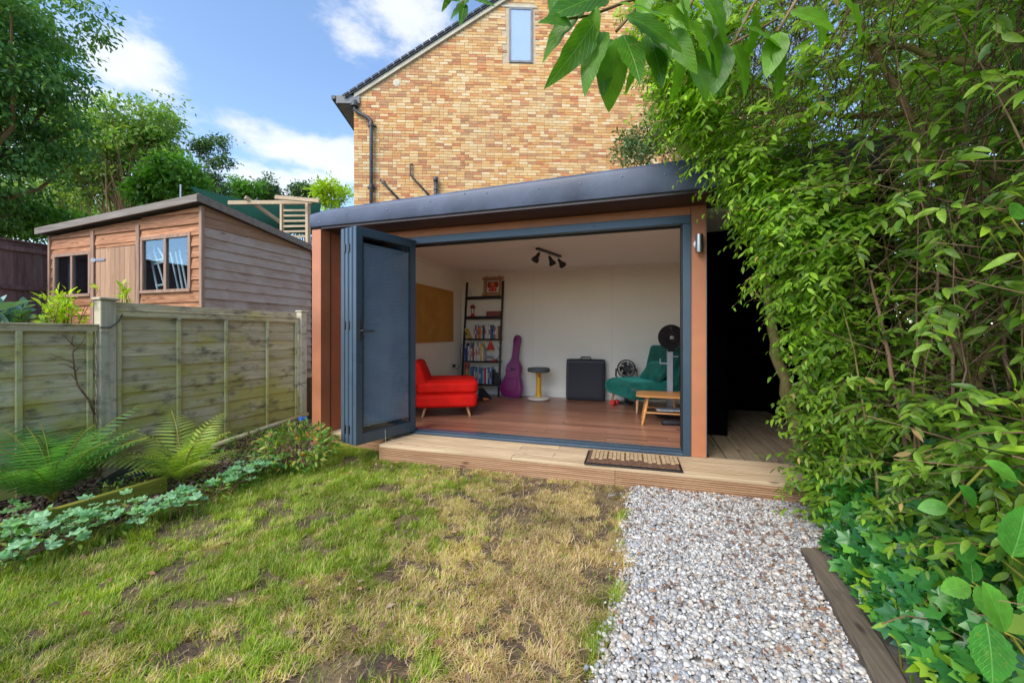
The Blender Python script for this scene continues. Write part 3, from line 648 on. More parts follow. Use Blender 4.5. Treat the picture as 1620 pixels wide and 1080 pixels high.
# folding door leaves
A0, A1 = Vector((-2.36, 3.93, 0)), Vector((-2.572, 3.215, 0)); dv = (A1 - A0); DL = dv.length; du = dv.normalized(); dn = Vector((-du.y, du.x, 0))
if dn.x > 0: dn = -dn      # away from the room's view, towards the fin
DB, DT = .192, 2.285
Md = Matrix((du, dn, Vector((0, 0, 1)))).transposed()
def dbox(b, u0, u1, n0, n1, z0, z1, m=0):
    c = A0 + du * (u0 + u1) / 2 + dn * (n0 + n1) / 2; c.z = (z0 + z1) / 2; b.obox(c, (u1 - u0, abs(n1 - n0), z1 - z0), Md, m); return b
for k in range(4):
    n0 = k * .064; n1 = n0 + .054
    fw = .072
    b = MB(); dbox(b, 0, fw, n0, n1, DB, DT); dbox(b, DL - fw, DL, n0, n1, DB, DT); dbox(b, fw + .0005, DL - fw - .0005, n0, n1, DB, DB + .105); dbox(b, fw + .0005, DL - fw - .0005, n0, n1, DT - .085, DT)
    d_ = b.build('door_leaf', M['alu'], st, bevel=.004)
    if k == 0: d_['label'] = 'nearest door leaf with blind and lever handle'
    b = MB(); dbox(b, fw, DL - fw, n0 + .008, n0 + .012, DB + .105, DT - .085); b.build('pane', M['glass'], d_)
    b = MB(); dbox(b, fw, DL - fw, n0 + .042, n0 + .046, DB + .105, DT - .085); b.build('pane', M['glass'], d_)
    b = MB()
    for e in (0, 1): dbox(b, fw + .001, fw + .009, n0 + .002, n0 + .007, DB + .105, DT - .085) if e else dbox(b, DL - fw - .009, DL - fw - .001, n0 + .002, n0 + .007, DB + .105, DT - .085)
    b.build('glazing_bead', M['gasket'], d_)
    # pleated blind between the panes
    zt, zb_ = DT - .16, DB + .175; np_ = 86; vs = []; fs = []
    for i in range(np_ * 2 + 1):
        z = zt - (zt - zb_) * i / (np_ * 2); n_ = n0 + (.020 if i % 2 else .032)
        for u in (fw + .012, DL - fw - .012):
            p = A0 + du * u + dn * n_; vs.append((p.x, p.y, z))
        if i: fs.append((2 * i - 2, 2 * i - 1, 2 * i + 1, 2 * i))
    BL = MB().add(vs, fs).build('blind', M.setdefault('blind', paint('blind_fabric', (.25, .31, .40, 1), .5, .08, 3)), d_)
    b = MB(); dbox(b, fw + .01, DL - fw - .01, n0 + .018, n0 + .036, zt, zt + .012); dbox(b, fw + .01, DL - fw - .01, n0 + .018, n0 + .036, zb_ - .014, zb_); b.build('blind_rail', M['alu_lite'], d_)
    b = MB(); dbox(b, DL + .0005, DL + .004, n0 + .008, n0 + .018, DB + .01, DT - .01); dbox(b, DL + .0005, DL + .003, n0 + .040, n0 + .046, DB + .01, DT - .01); b.build('edge_seal', M['alu_lite'], d_)
    if k in (1, 2):
        for z in (DB + .14, (DB + DT) / 2 + .1, DT - .2): b = MB(); dbox(b, DL + .0045, DL + .012, n0 + .030, n0 + .056, z - .04, z + .04); b.build('hinge', M['chrome_dark'], d_, bevel=.002)
    if k == 0:
        h = MB(); hz = 1.255 + .03
        dbox(h, DL - .052, DL - .026, -.012, -.0005, hz - .09, hz + .12); q = A0 + du * (DL - .039) + Vector((0, 0, hz + .0))
        h.tube([q - dn * .01, q - dn * .055, q - dn * .060 - du * .03, q - dn * .058 - du * .12], [.010, .010, .009, .008], 8); h.build('handle', M['chrome_dark'], d_, bevel=0, smooth=True)
        h = MB(); q = A0 + du * (DL - .33) + Vector((0, 0, DB + .09)); h.tube([q - dn * .006, q - dn * .008 + Vector((0, 0, -.06)), q - dn * .01 + Vector((.004, 0, -.13))], .0016, 5); h.build('cord', M['white'], d_)
# wall light on the post
wlp = at(1105, 387, 'Y', WY - .02); wl_ = thing('wall_light', 'cylindrical brushed steel up-and-down wall light on the brown corner post', 'wall light', wlp)
mb = MB(); mb.lathe([(.030, -.078), (.031, -.07), (.031, .07), (.030, .078), (.024, .078), (.024, .07)], wlp + Vector((0, -.055, 0)), 24); mb.build('lamp_body', M['steel'], wl_, smooth=True)
mb = MB(); mb.lathe([(.042, 0), (.042, .012), (.02, .018)], wlp + Vector((0, -.001, 0)), 24, Matrix.Rotation(R(90), 3, 'X')); mb.build('mounting_plate', M['steel'], wl_, smooth=True)
# passage beside the studio: added screens, deep shade put into their near-black colour
pas = thing('added_shade_screen', 'added black boarded screen painted as the deep shade of the passage beside the studio', 'screen', (1.3, 6.9, 0))
MB().box(.9, 1.8, 6.95, 6.97, .02, 2.436).box(1.728, 1.745, 3.66, 6.94, 2.38, 2.436).box(1.7455, 1.77, 3.66, 6.94, .02, 2.46).build('light_stop', M['black'], pas)  # added sheets that stop light between and above the boards
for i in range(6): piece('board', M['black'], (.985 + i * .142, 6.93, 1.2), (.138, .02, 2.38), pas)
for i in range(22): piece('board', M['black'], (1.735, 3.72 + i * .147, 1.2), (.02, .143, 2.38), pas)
# objects inside ------------------------------------------------------------
def soft(name, size, c, rot, mat, parent, r=.06, puff=.02, n=10, seed=1, wr=.004):
    """a stuffed block: rounded box with bulging faces and slight folds"""
    bm = bmesh.new(); bmesh.ops.create_cube(bm, size=2); bmesh.ops.subdivide_edges(bm, edges=bm.edges[:], cuts=n, use_grid_fill=True)
    h = Vector(size) / 2; rr = Vector((min(r, h.x), min(r, h.y), min(r, h.z)))
    for v in bm.verts:
        p = Vector((v.co.x * h.x, v.co.y * h.y, v.co.z * h.z)); q = Vector([max(-(h[i] - rr[i]), min(h[i] - rr[i], p[i])) for i in range(3)])
        d = p - q
        if d.length > 1e-6:
            dn_ = d.normalized(); p = q + Vector((dn_.x * rr.x, dn_.y * rr.y, dn_.z * rr.z))
        u = v.co; b_ = (1 - u.x ** 4) * (1 - u.y ** 4) + (1 - u.y ** 4) * (1 - u.z ** 4) + (1 - u.x ** 4) * (1 - u.z ** 4)
        p += Vector((u.x, u.y, u.z)).normalized() * puff * min(1, b_ / 2)
        w = math.sin(p.x * 31 + seed) * math.cos(p.y * 27 + seed * 2) + math.sin(p.z * 41 + p.x * 17); p += p.normalized() * w * wr * .5
        v.co = p
    me = bpy.data.meshes.new(name); bm.to_mesh(me); bm.free(); me.materials.append(mat); me.polygons.foreach_set('use_smooth', [True] * len(me.polygons))
    return link(name, me, parent, loc=c, rot=rot, inv=(parent not in LOCAL))
def taper_leg(parent, top, bot, r0=.022, r1=.012, mat=None, name='leg'):
    return MB().tube([top, bot], [r0, r1], 12).build(name, mat or M['legwood'], parent, smooth=True)
# red chair bed: local x = facing direction
rc = thing('red_chair', 'bright red low fabric chair bed with stubby wooden legs beside the open door', 'chair', (-2.575, 5.105, FL), R(26), local=True)
soft('seat_base', (.80, .78, .19), (0, 0, .215), None, M['red'], rc, .05, .014, 12, 2)
soft('seat_cushion', (.80, .78, .17), (.01, 0, .385), None, M['red'], rc, .06, .018, 12, 3)
soft('backrest', (.19, .76, .40), (-.35, 0, .52), (0, R(-22), 0), M['red'], rc, .07, .02, 12, 5)
b = MB(); b.tube([(.40, -.39, .30), (-.38, -.39, .30)], .006, 6); b.tube([(.40, -.36, .46), (-.24, -.37, .47)], .005, 6); b.build('piping', M['red'], rc)
for sx in (-1, 1):
    for sy in (-1, 1): taper_leg(rc, (sx * .27, sy * .29, .13), (sx * .31, sy * .33, 0), .024, .014)
# cork board
cb = thing('cork_board', 'plain brown cork noticeboard fixed on the left inside wall', 'noticeboard', (LX, 5.7, 1.56))
mb = MB(); mb.box(LX, LX + .022, 4.95, 6.46, 1.12, 2.0); mb.build('board_panel', M['cork'], cb, bevel=.002)
# ladder shelf
sx0, sx1 = -3.03, -2.33
def sh_y(z): return 6.56 + (z - FL) / 2.03 * .255
sh = thing('ladder_shelf', 'tall black leaning ladder shelf with five tiers against the back wall', 'shelf', (-2.68, 6.6, FL))
for x in (sx0, sx1): MB().add([], []).box(0, 0, 0, 0, 0, 0) if False else None
for x in (sx0, sx1):
    b = MB(); b.prism([(0, 0), (.035, 0), (.035, 1), (0, 1)], lambda u, v, s, x=x: (x + (s - .5) * .03, (6.56 if v == 0 else sh_y(2.2)) + u, FL if v == 0 else 2.2)); b.build('upright', M['blackplastic'], sh, bevel=.003)
SZ = [1.90, 1.54, 1.167, .774, .38]; SHY = []
for z in SZ:
    y0 = sh_y(z) - .01; SHY.append(y0); mb = MB(); mb.box(sx0 + .016, sx1 - .016, y0, BY - .02, z - .022, z); mb.box(sx0 + .016, sx1 - .016, y0 - .012, y0 - .001, z - .024, z + (.03 if z > 1.4 else .004)); mb.build('shelf_board', M['blackplastic'], sh, bevel=.002)
def ordn(i): return ['first', 'second', 'third', 'fourth', 'fifth', 'sixth', 'seventh', 'eighth', 'ninth', 'tenth', 'eleventh', 'twelfth', 'thirteenth', 'fourteenth', 'fifteenth', 'sixteenth', 'seventeenth', 'eighteenth'][i]
BC = {'white': (.75, .74, .70, 1), 'cream': (.70, .60, .42, 1), 'orange': (.72, .20, .04, 1), 'dark red': (.35, .03, .03, 1), 'red': (.62, .04, .03, 1), 'navy': (.02, .04, .14, 1), 'blue': (.04, .12, .42, 1),
      'teal': (.04, .25, .33, 1), 'black': (.02, .02, .022, 1), 'grey': (.32, .33, .35, 1), 'purple': (.16, .07, .22, 1), 'yellow': (.75, .48, .06, 1), 'pale blue': (.35, .48, .60, 1), 'brown': (.20, .10, .05, 1), 'green': (.05, .22, .10, 1)}
for k_, c_ in BC.items(): M['bk_' + k_] = paint('book_cover_' + k_.replace(' ', '_'), c_, .5, .05, 5)
def book(x, z, w, h, d, col, label, tilt=0, y0=6.5, grp='books on the ladder shelf'):
    t = thing('book', label, 'book', (x + w / 2, y0 + d / 2, z), 0, grp, local=True); t.rotation_euler = (0, tilt, 0)
    b = MB(); b.box(-w / 2, w / 2, -d / 2, -d / 2 + .003, 0, h); b.box(-w / 2, -w / 2 + .003, -d / 2 + .003, d / 2, 0, h); b.box(w / 2 - .003, w / 2, -d / 2 + .003, d / 2, 0, h); b.build('cover', M['bk_' + col], t)
    b = MB(); b.box(-w / 2 + .003, w / 2 - .003, -d / 2 + .003, d / 2 - .006, .003, h - .005); b.build('pages', M['white'], t)
    if random.random() < .6:
        tc_ = random.choice(['white', 'black', 'yellow']) if col != 'white' else random.choice(['red', 'navy', 'orange'])
        b = MB(); b.box(-w * .32, w * .32, -d / 2 - .0008, -d / 2, h * .35, h * random.uniform(.6, .8)); b.build('spine_title', M['bk_' + tc_], t)
    return t
def row(cols, x, xe, zi, hs, name, tilts=None):
    n = len(cols); z = SZ[zi] + .001; w = (xe - x) / n; y0 = SHY[zi] + .03; xx = x
    for i, c in enumerate(cols):
        ww = w * random.uniform(.8, 1.0) - .002; h = random.uniform(*hs); ti = tilts[i] if tilts else 0
        book(xx + h * math.sin(max(0, -ti)) * 1.0, z + abs(math.sin(ti)) * ww * .5, ww, h, .15, c, f'{c} book, {ordn(i)} from the left on the {name} of the black shelf', ti, y0); xx += w
book(-2.965, SZ[2] + .003, .028, .19, .15, 'yellow', 'yellow book leaning over at the left end of the upper book row', R(-22), SHY[2] + .03)
row(['white', 'dark red', 'pale blue', 'orange', 'orange', 'white', 'navy', 'grey', 'white', 'cream', 'white', 'purple', 'blue', 'teal', 'orange', 'cream', 'brown'], -2.85, -2.36, 2, (.20, .255), 'upper book row')
row(['blue', 'navy', 'white', 'grey', 'white', 'dark red', 'white', 'cream', 'white', 'white', 'yellow', 'cream'], -3.00, -2.64, 3, (.22, .33), 'middle book row')
row(['grey', 'teal', 'purple', 'grey', 'blue', 'pale blue', 'purple', 'teal', 'pale blue', 'red', 'white', 'blue', 'pale blue', 'black'], -2.90, -2.44, 4, (.24, .29), 'lower book row')
t = thing('tin', 'tall red and gold cylindrical tin at the left end of the lowest shelf', 'tin', (-2.955, SHY[4] + .08, SZ[4]), local=True)
MB().lathe([(.042, 0), (.042, .33)], (0, 0, .001), 20).build('tin_body', M['bk_dark red'], t, smooth=True); MB().lathe([(.0425, .12), (.0425, .25)], (0, 0, 0), 20).build('gold_band', M['oak'], t, smooth=True); MB().lathe([(.044, .332), (.044, .35), (.03, .352)], (0, 0, 0), 20).build('lid', M['bk_red'], t, smooth=True)
t = thing('photo_frame', 'small black folded frame leaning at the right end of the lowest shelf', 'frame', (-2.39, SHY[4] + .08, SZ[4]), 0, local=True)
piece('frame_panel', M['blackplastic'], (0, 0, .10), (.11, .012, .20), t, rot=(R(-8), R(10), 0)); piece('stand', M['blackcloth'], (.01, .05, .085), (.09, .008, .17), t, rot=(R(20), 0, 0))
# red desk lamp with wire stand on the middle shelf
t = thing('desk_lamp', 'red cone-shaded desk lamp curled round on the middle book shelf', 'lamp', (-2.50, SHY[3] + .09, SZ[3]), local=True)
MB().lathe([(.075, .001), (.075, .018), (.03, .03)], (.03, 0, 0), 24).build('base', M['bk_red'], t, smooth=True)
pts = [Vector((.05 + .10 * math.sin(a) * .9, .0, .16 - .13 * math.cos(a))) for a in np.linspace(0, 2.6, 14)]
MB().tube(pts, .006, 6).build('arm', M['chrome_dark'], t, smooth=True)
MB().lathe([(.07, 0), (.062, .03), (.035, .10), (.02, .14), (.012, .145)], (-.03, 0, .20), 24).build('lamp_shade', M['bk_red'], t, smooth=True)
t = thing('glass_bowl', 'glass ornament with pale pebbles standing under the red lamp shade', 'ornament', (-2.52, SHY[3] + .03, SZ[3]), local=True)
MB().lathe([(.04, .001), (.075, .03), (.085, .08), (.07, .12), (.05, .14)], (0, 0, 0), 20).build('bowl', M['glass'], t, smooth=True); MB().lathe([(.03, .004), (.06, .02), (.07, .06), (.03, .09)], (0, 0, 0), 14).build('filling', M['gravel'], t, smooth=True)
# patterned box and red figure on second shelf
t = thing('woven_box', 'dark brown woven storage box on the second shelf from the top', 'box', (-2.49, SHY[1] + .10, SZ[1]), local=True)
piece('box_body', M['bk_brown'], (0, 0, .06), (.27, .16, .118), t, bev=.008)
b = MB()
for i in range(6):
    for j in range(3): b.box(-.125 + i * .042 + (j % 2) * .01, -.095 + i * .042 + (j % 2) * .01, -.083, -.0805, .018 + j * .036, .040 + j * .036)
b.build('weave', M['bk_dark red'], t)
t = thing('red_figurine', 'small red ornament with round hat standing on the second shelf', 'ornament', (-2.91, SHY[1] + .08, SZ[1]), local=True)
MB().lathe([(.055, .001), (.058, .02), (.03, .07), (.012, .085)], (0, 0, 0), 20).build('foot', M['bk_red'], t, smooth=True); MB().tube([(-.022, 0, .08), (-.028, 0, .13), (-.018, 0, .19)], .006, 6).build('stem', M['bk_dark red'], t); MB().tube([(.022, 0, .08), (.028, 0, .13), (.018, 0, .19)], .006, 6).build('stem', M['bk_dark red'], t)
MB().lathe([(.045, .18), (.05, .20), (.03, .235), (.01, .245)], (0, 0, 0), 20).build('cap', M['bk_dark red'], t, smooth=True)
t = thing('candle', 'thick white pillar candle at the left end of the top shelf', 'candle', (-2.93, SHY[0] + .08, SZ[0]), local=True)
MB().lathe([(.045, .001), (.046, .155), (.04, .162), (.012, .155)], (0, 0, 0), 24).build('wax', M['white'], t, smooth=True); MB().tube([(0, 0, .15), (0, 0, .175)], .002, 5).build('wick', M['blackplastic'], t)
# picture with a red elephant head
t = thing('framed_picture', 'wooden framed picture of a red elephant head on the top shelf', 'picture', (-2.53, SHY[0] + .05, SZ[0] + .03), local=True); t.rotation_euler = (R(-4), 0, 0)
for (x, z, w, h) in ((0, .325, .40, .045), (0, .035, .40, .045), (-.15, .18, .045, .245), (.15, .18, .045, .245)): piece('frame_bar', M['legwood'], (x, 0, z), (w, .03, h), t)
for x in (-.12, .12): piece('peg', M['legwood'], (x, 0, .355), (.03, .03, .02), t); piece('peg', M['legwood'], (x, 0, .005), (.03, .03, .02), t)
mb = MB(); mb.box(-.127, .127, .004, .010, .058, .302); mb.build('mount', M['white'], t)
mb = MB(); mb.box(-.127, -.118, -.001, .0035, .058, .302); mb.box(.118, .127, -.001, .0035, .058, .302); mb.box(-.118, .118, -.001, .0035, .293, .302); mb.box(-.118, .118, -.001, .0035, .058, .067); mb.build('inner_border', M['blackplastic'], t)
def disc(b, cx, cz, rx, rz, y, n=18, w=0):
    b.add([(cx + rx * math.cos(i * 2 * math.pi / n) * (1 + w * math.sin(i * 3)), y, cz + rz * math.sin(i * 2 * math.pi / n)) for i in range(n)], [tuple(range(n))])
a = MB(); disc(a, -.062, .21, .045, .062, .003, 18, .1); disc(a, .062, .21, .045, .062, .003, 18, .1); a.build('ears', M['bk_dark red'], t)
a = MB(); disc(a, 0, .20, .05, .07, .0022); disc(a, 0, .125, .03, .05, .0018); disc(a, -.05, .115, .028, .03, .0018); disc(a, .05, .115, .028, .03, .0018); a.build('head', M['bk_red'], t)
a = MB(); disc(a, 0, .215, .016, .03, .001); disc(a, .03, .15, .012, .014, .001); disc(a, -.03, .235, .01, .014, .001); a.build('markings', M['bk_yellow'], t)
# guitar bag
gb = thing('guitar_bag', 'purple guitar bag propped upright against the back wall beside the shelf', 'guitar bag', (-2.12, 6.62, FL), local=True); gb.rotation_euler = (R(-7), R(5), 0)
half = [(.0, 0), (.10, .0), (.165, .03), (.195, .10), (.19, .20), (.155, .30), (.125, .38), (.135, .46), (.13, .53), (.09, .60), (.058, .66), (.05, .80), (.055, .90), (.062, 1.0), (.045, 1.06), (0, 1.075)]
def outline(s, ext=0):
    p = [(x * s, z) for x, z in half]; return p + [(-x, z) for x, z in reversed(p[1:-1])]
secs = [(-.075, .86), (-.06, .965), (-.03, 1.0), (.03, 1.0), (.055, .96)]
ring = outline(1); k = len(ring); vs = []
for (yy, s) in secs: vs += [(x * s, yy * (1 if z < .62 else .62), .53 + (z - .53) * (s * .5 + .5)) for x, z in ring]
fs = [(i * k + j, i * k + (j + 1) % k, (i + 1) * k + (j + 1) % k, (i + 1) * k + j) for i in range(len(secs) - 1) for j in range(k)] + [tuple(range(k)), tuple((len(secs) - 1) * k + j for j in range(k))]
MB().add(vs, fs).build('bag_body', M['purple'], gb, smooth=True)
b = MB(); b.tube([(x * .99, -.045, z) for x, z in ring] + [(ring[0][0], -.045, ring[0][1])], .005, 5); b.build('zip_edge', M['bk_purple'], gb)
b = MB(); b.tube([(-.03, -.08, .50), (-.02, -.10, .47), (.02, -.10, .47), (.03, -.08, .50)], .008, 6); b.build('carry_handle', M['blackcloth'], gb)
piece('pocket', M['purple'], (0, -.078, .22), (.20, .012, .22), gb, bev=.005)
# stool
stl = thing('stool', 'wobble stool with grey seat, yellow column and pale round base by the back wall', 'stool', (-1.60, 6.50, FL), local=True)
MB().lathe([(.13, .455), (.178, .463), (.186, .485), (.184, .512), (.17, .528), (.10, .532)], (0, 0, 0), 32).build('seat', M['greyseat'], stl, smooth=True)
MB().lathe([(.052, .035), (.046, .12), (.04, .30), (.042, .42), (.055, .45)], (0, 0, 0), 24).build('column', M['yellow'], stl, smooth=True)
piece('lever', M['bk_dark red'], (.02, -.045, .40), (.03, .02, .05), stl)
MB().lathe([(.14, .001), (.178, .012), (.182, .028), (.15, .042), (.06, .052)], (0, 0, 0), 36).build('base', M['white'], stl, smooth=True)
# black folded case
cs = thing('folding_case', 'large flat black fabric case with carry handle leaning on the back wall', 'case', (-.86, 6.70, FL), local=True); cs.rotation_euler = (R(-5), 0, 0)
soft('case_body', (.63, .12, .67), (0, 0, .338), None, M['blackcloth'], cs, .02, .006, 8, 4, .002)
b = MB(); b.tube([(-.08, 0, .675), (-.075, 0, .705), (.075, 0, .705), (.08, 0, .675)], .010, 6); b.build('carry_handle', M['blackcloth'], cs, smooth=True)
b = MB(); b.box(-.315, .315, -.066, -.064, .62, .63); b.box(-.29, -.28, -.066, -.064, .02, .65); b.build('seam', M['blackplastic'], cs)
# fans
def fan(t, c, r, axis_rot, mat):
    b = MB(); n = 28
    for rr, dy in ((r, 0), (r * .96, -.03), (r * .7, -.045), (r * .42, -.05), (r * .96, .03)):
        pts = [Vector(c) + axis_rot @ Vector((rr * math.cos(a), dy, rr * math.sin(a))) for a in np.linspace(0, 2 * math.pi, n + 1)]; b.tube(pts, .004 if rr < r else .009, 5, cap=False)
    for i in range(40):
        a = 2 * math.pi * i / 40; b.tube([Vector(c) + axis_rot @ Vector((rr * math.cos(a), dy, rr * math.sin(a))) for rr, dy in ((r * .22, -.05), (r * .6, -.049), (r * .96, -.03), (r, 0))], .0014, 4, cap=False)
    b.build('guard', mat, t)
    b = MB()
    for i in range(5):
        a0 = 2 * math.pi * i / 5; vs = []
        for j in range(6):
            q = j / 5; rr = r * (.18 + .7 * q); 
            for s_ in (0, 1): a = a0 + s_ * (.75 + .15 * q) + .3 * q; vs.append(Vector(c) + axis_rot @ Vector((rr * math.cos(a), -.01 + s_ * .028, rr * math.sin(a))))
        b.add(vs, [(2 * j, 2 * j + 1, 2 * j + 3, 2 * j + 2) for j in range(5)])
    b.build('blades', M['chrome_dark'], t)
    b = MB(); b.lathe([(.05 * r / .14, -.055), (.055 * r / .14, -.04), (.055 * r / .14, .05), (.03 * r / .14, .09)], c, 20, axis_rot @ Matrix.Rotation(R(-90), 3, 'X')); b.build('motor', mat, t, smooth=True)
df = thing('desk_fan', 'small round black fan in a U-shaped stand behind the green sofa bed', 'fan', (-.21, 6.62, FL), R(8), local=True)
fan(df, (0, 0, .54), .135, Matrix.Identity(3), M['blackplastic'])
b = MB(); b.tube([(-.155, 0, .54), (-.16, 0, .42), (-.10, 0, .36), (.10, 0, .36), (.16, 0, .42), (.155, 0, .54)], .013, 8); b.build('bracket', M['blackplastic'], df, smooth=True)
MB().lathe([(.12, .001), (.12, .02), (.03, .04), (.02, .36)], (0, 0, 0), 24).build('base', M['blackplastic'], df, smooth=True)
pf = thing('pedestal_fan', 'round black fan head on a grey square pole behind the coffee table', 'fan', (.37, 5.70, FL), R(10), local=True)
fan(pf, (0, -.06, 1.045), .155, Matrix.Rotation(R(4), 3, 'X'), M['blackplastic'])
MB().lathe([(.154, -.012), (.154, .02), (.11, .07), (.05, .08)], (0, -.06, 1.045), 32, Matrix.Rotation(R(-90), 3, 'X')).build('housing', M['blackplastic'], pf, smooth=True)
MB().lathe([(.012, 0), (.032, .004), (.034, .012)], (0, -.118, 1.045), 8, Matrix.Rotation(R(-90), 3, 'X')).build('badge', M['steel'], pf)
piece('pole', M['greymetal'], (0, 0, .44), (.068, .05, .84), pf, bev=.004); piece('neck', M['blackplastic'], (.01, -.01, .885), (.085, .07, .06), pf, bev=.006)
piece('bracket_arm', M['greymetal'], (-.075, -.01, .70), (.10, .02, .02), pf); piece('bracket_arm', M['greymetal'], (-.125, -.01, .73), (.012, .02, .07), pf); piece('bracket_arm', M['greymetal'], (.07, -.01, .79), (.07, .012, .012), pf)
piece('base', M['blackplastic'], (0, 0, .015), (.34, .26, .03), pf, bev=.008)
# green sofa bed
gs = thing('green_sofa_bed', 'dark green velvet chair bed with tufted backrest and wooden legs in the far corner', 'sofa bed', (.02, 6.23, FL), R(31), local=True)
soft('seat', (.78, .86, .24), (-.02, 0, .30), None, M['green_velvet'], gs, .12, .02, 14, 3)
soft('backrest', (.17, .84, .62), (.40, 0, .60), (0, R(14), 0), M['green_velvet'], gs, .05, .012, 12, 6)
b = MB()
for i in range(3):
    for j in range(2): b.lathe([(.012, 0), (.008, .006)], (.335 + j * .05, -.25 + i * .25, .55 + j * .18), 8, Matrix.Rotation(R(-90), 3, 'Y'))
b.build('button', M['green_velvet'], gs)
for sx in (-1, 1):
    for sy in (-1, 1): taper_leg(gs, (sx * .27, sy * .34, .19), (sx * .30, sy * .37, 0), .022, .013)
pl = thing('cushion', 'dark green velvet scatter cushion resting against the backrest of the sofa bed', 'cushion', (.20, 6.20, FL + .53), R(31), local=True)
pl.rotation_euler = (0, R(38), R(31)); soft('cushion_body', (.12, .46, .34), (0, 0, 0), None, M['green_velvet'], pl, .06, .02, 10, 9, .006)
t = thing('red_hand_weight', 'small red and black hand weight lying under the green sofa bed', 'weight', at(972, 637, 'Z', FL + .03), R(60), local=True)
MB().lathe([(.035, -.08), (.04, -.075), (.04, -.035), (.014, -.03), (.014, .03), (.04, .035), (.04, .075), (.035, .08)], (0, 0, .01), 12, Matrix.Rotation(R(90), 3, 'Y')).build('weight_bar', M['bk_red'], t, smooth=True)
# coffee table
tb = thing('coffee_table', 'honey-coloured wooden coffee table with splayed legs and slatted lower rack', 'table', (.33, 5.27, FL), local=True)
soft('tabletop', (.80, .52, .026), (.02, 0, .345), None, M['oak'], tb, .05, .0, 12, 1, 0)
LG = {}
for sx in (-1, 1):
    for sy in (-1, 1):
        a_, b_ = Vector((sx * .24, sy * .16, .334)), Vector((sx * .31, sy * .22, 0)); MB().tube([a_, (a_ + b_) / 2, b_], [.015, .020, .012], 12).build('leg', M['oak'], tb, smooth=True)
for sy in (-1, 1): MB().tube([(-.275, sy * .193, .15), (.275, sy * .193, .15)], .010, 8).build('rail', M['oak'], tb, smooth=True)
for i in range(9): MB().tube([(-.20 + i * .05, -.19, .152), (-.20 + i * .05, .19, .152)], .0055, 6).build('slat', M['blackplastic'], tb, smooth=True)
for k_, y_ in ((0, -.02), (1, .06)): pass
t = thing('paper_pile', 'few white papers lying on the rack under the coffee table', 'papers', (.33, 5.29, FL + .161), R(6), local=True)
piece('sheet', M['white'], (0, 0, .003), (.30, .20, .004), t, bev=0); piece('sheet', M['bk_pale blue'], (.02, .01, .0065), (.27, .19, .003), t, rot=(0, 0, R(7)), bev=0)
t = thing('black_shoe', 'small black object on the floor beneath the coffee table', 'shoe', at(1062, 672, 'Z', FL), R(100), local=True)
soft('upper', (.09, .22, .05), (0, 0, .03), None, M['blackcloth'], t, .025, .005, 6, 3); piece('sole', M['blackplastic'], (0, 0, .006), (.085, .22, .01), t)
# things on the floor by the shelf
t = thing('black_wedge', 'black triangular speaker wedge on the floor in front of the shelf', 'wedge', (-2.50, 6.36, FL), R(-20), local=True)
MB().prism([(-.09, .002), (.12, .002), (-.09, .17)], lambda u, v, s: (u, (s - .5) * .12, v)).build('wedge_body', M['blackcloth'], t, bevel=.004)
t = thing('tool_roll', 'black tool roll with an orange end lying on the floor by the red chair', 'tools', (-2.48, 6.10, FL), R(15), local=True)
MB().tube([(-.2, 0, .03), (.05, 0, .028)], [.028, .022], 10).build('roll', M['blackcloth'], t, smooth=True); MB().tube([(.051, 0, .028), (.14, .01, .026)], [.024, .018], 10).build('orange_end', M['bk_orange'], t, smooth=True)
# socket with plug and cable
sp_ = Vector((LX, 6.42, .70)); t = thing('wall_socket', 'white double wall socket with a black plug on the left inside wall', 'socket', sp_)
mb = MB(); mb.box(LX, LX + .012, 6.36, 6.50, .66, .745); mb.build('face_plate', M['white'], t, bevel=.003); mb = MB(); mb.box(LX + .0125, LX + .05, 6.44, 6.49, .67, .72); mb.build('plug', M['blackplastic'], t, bevel=.005)
cable = MB().tube([(LX + .04, 6.47, .68), (LX + .05, 6.55, .62), (LX + .07, 6.68, .72), (LX + .06, 6.66, .95), (LX + .05, 6.72, 1.05), (LX + .10, 6.80, 1.1)], .004, 5)
tag(cable.build('cable', M['blackplastic'], None, smooth=True), 'thin black cable looping from the wall socket up behind the shelf', 'cable')
# ceiling spotlights
c0, c1 = Vector((-1.27, 5.08, CE)), Vector((-1.09, 5.70, CE)); t = thing('ceiling_spotlight', 'black bar with three spotlights on the white studio ceiling', 'spotlight', (c0 + c1) / 2)
mb = MB(); ang = math.atan2(c1.y - c0.y, c1.x - c0.x); mb.obox((c0 + c1) / 2 - Vector((0, 0, .014)), ((c1 - c0).length, .05, .025), Matrix.Rotation(ang, 3, 'Z')); mb.build('ceiling_bar', M['blackplastic'], t, bevel=.004)
for q, (tx, ty) in zip((.08, .5, .92), ((R(-18), R(26)), (R(24), R(-22)), (R(40), R(-34)))):
    p = c0.lerp(c1, q) - Vector((0, 0, .028)); rm = Euler((tx, ty, 0)).to_matrix(); j = p - Vector((0, 0, .035))
    h = MB(); h.lathe([(.018, 0), (.022, -.03), (.028, -.06), (.048, -.10), (.052, -.125), (.049, -.125)], j, 20, rm); hd = h.build('spot_head', M['blackplastic'], t, smooth=True)
    MB().tube([p, j], .008, 8).build('swivel', M['steel'], hd); MB().lathe([(.046, -.118), (.02, -.114), (.002, -.112)], j, 20, rm).build('lens', M['coir'], hd, smooth=True)
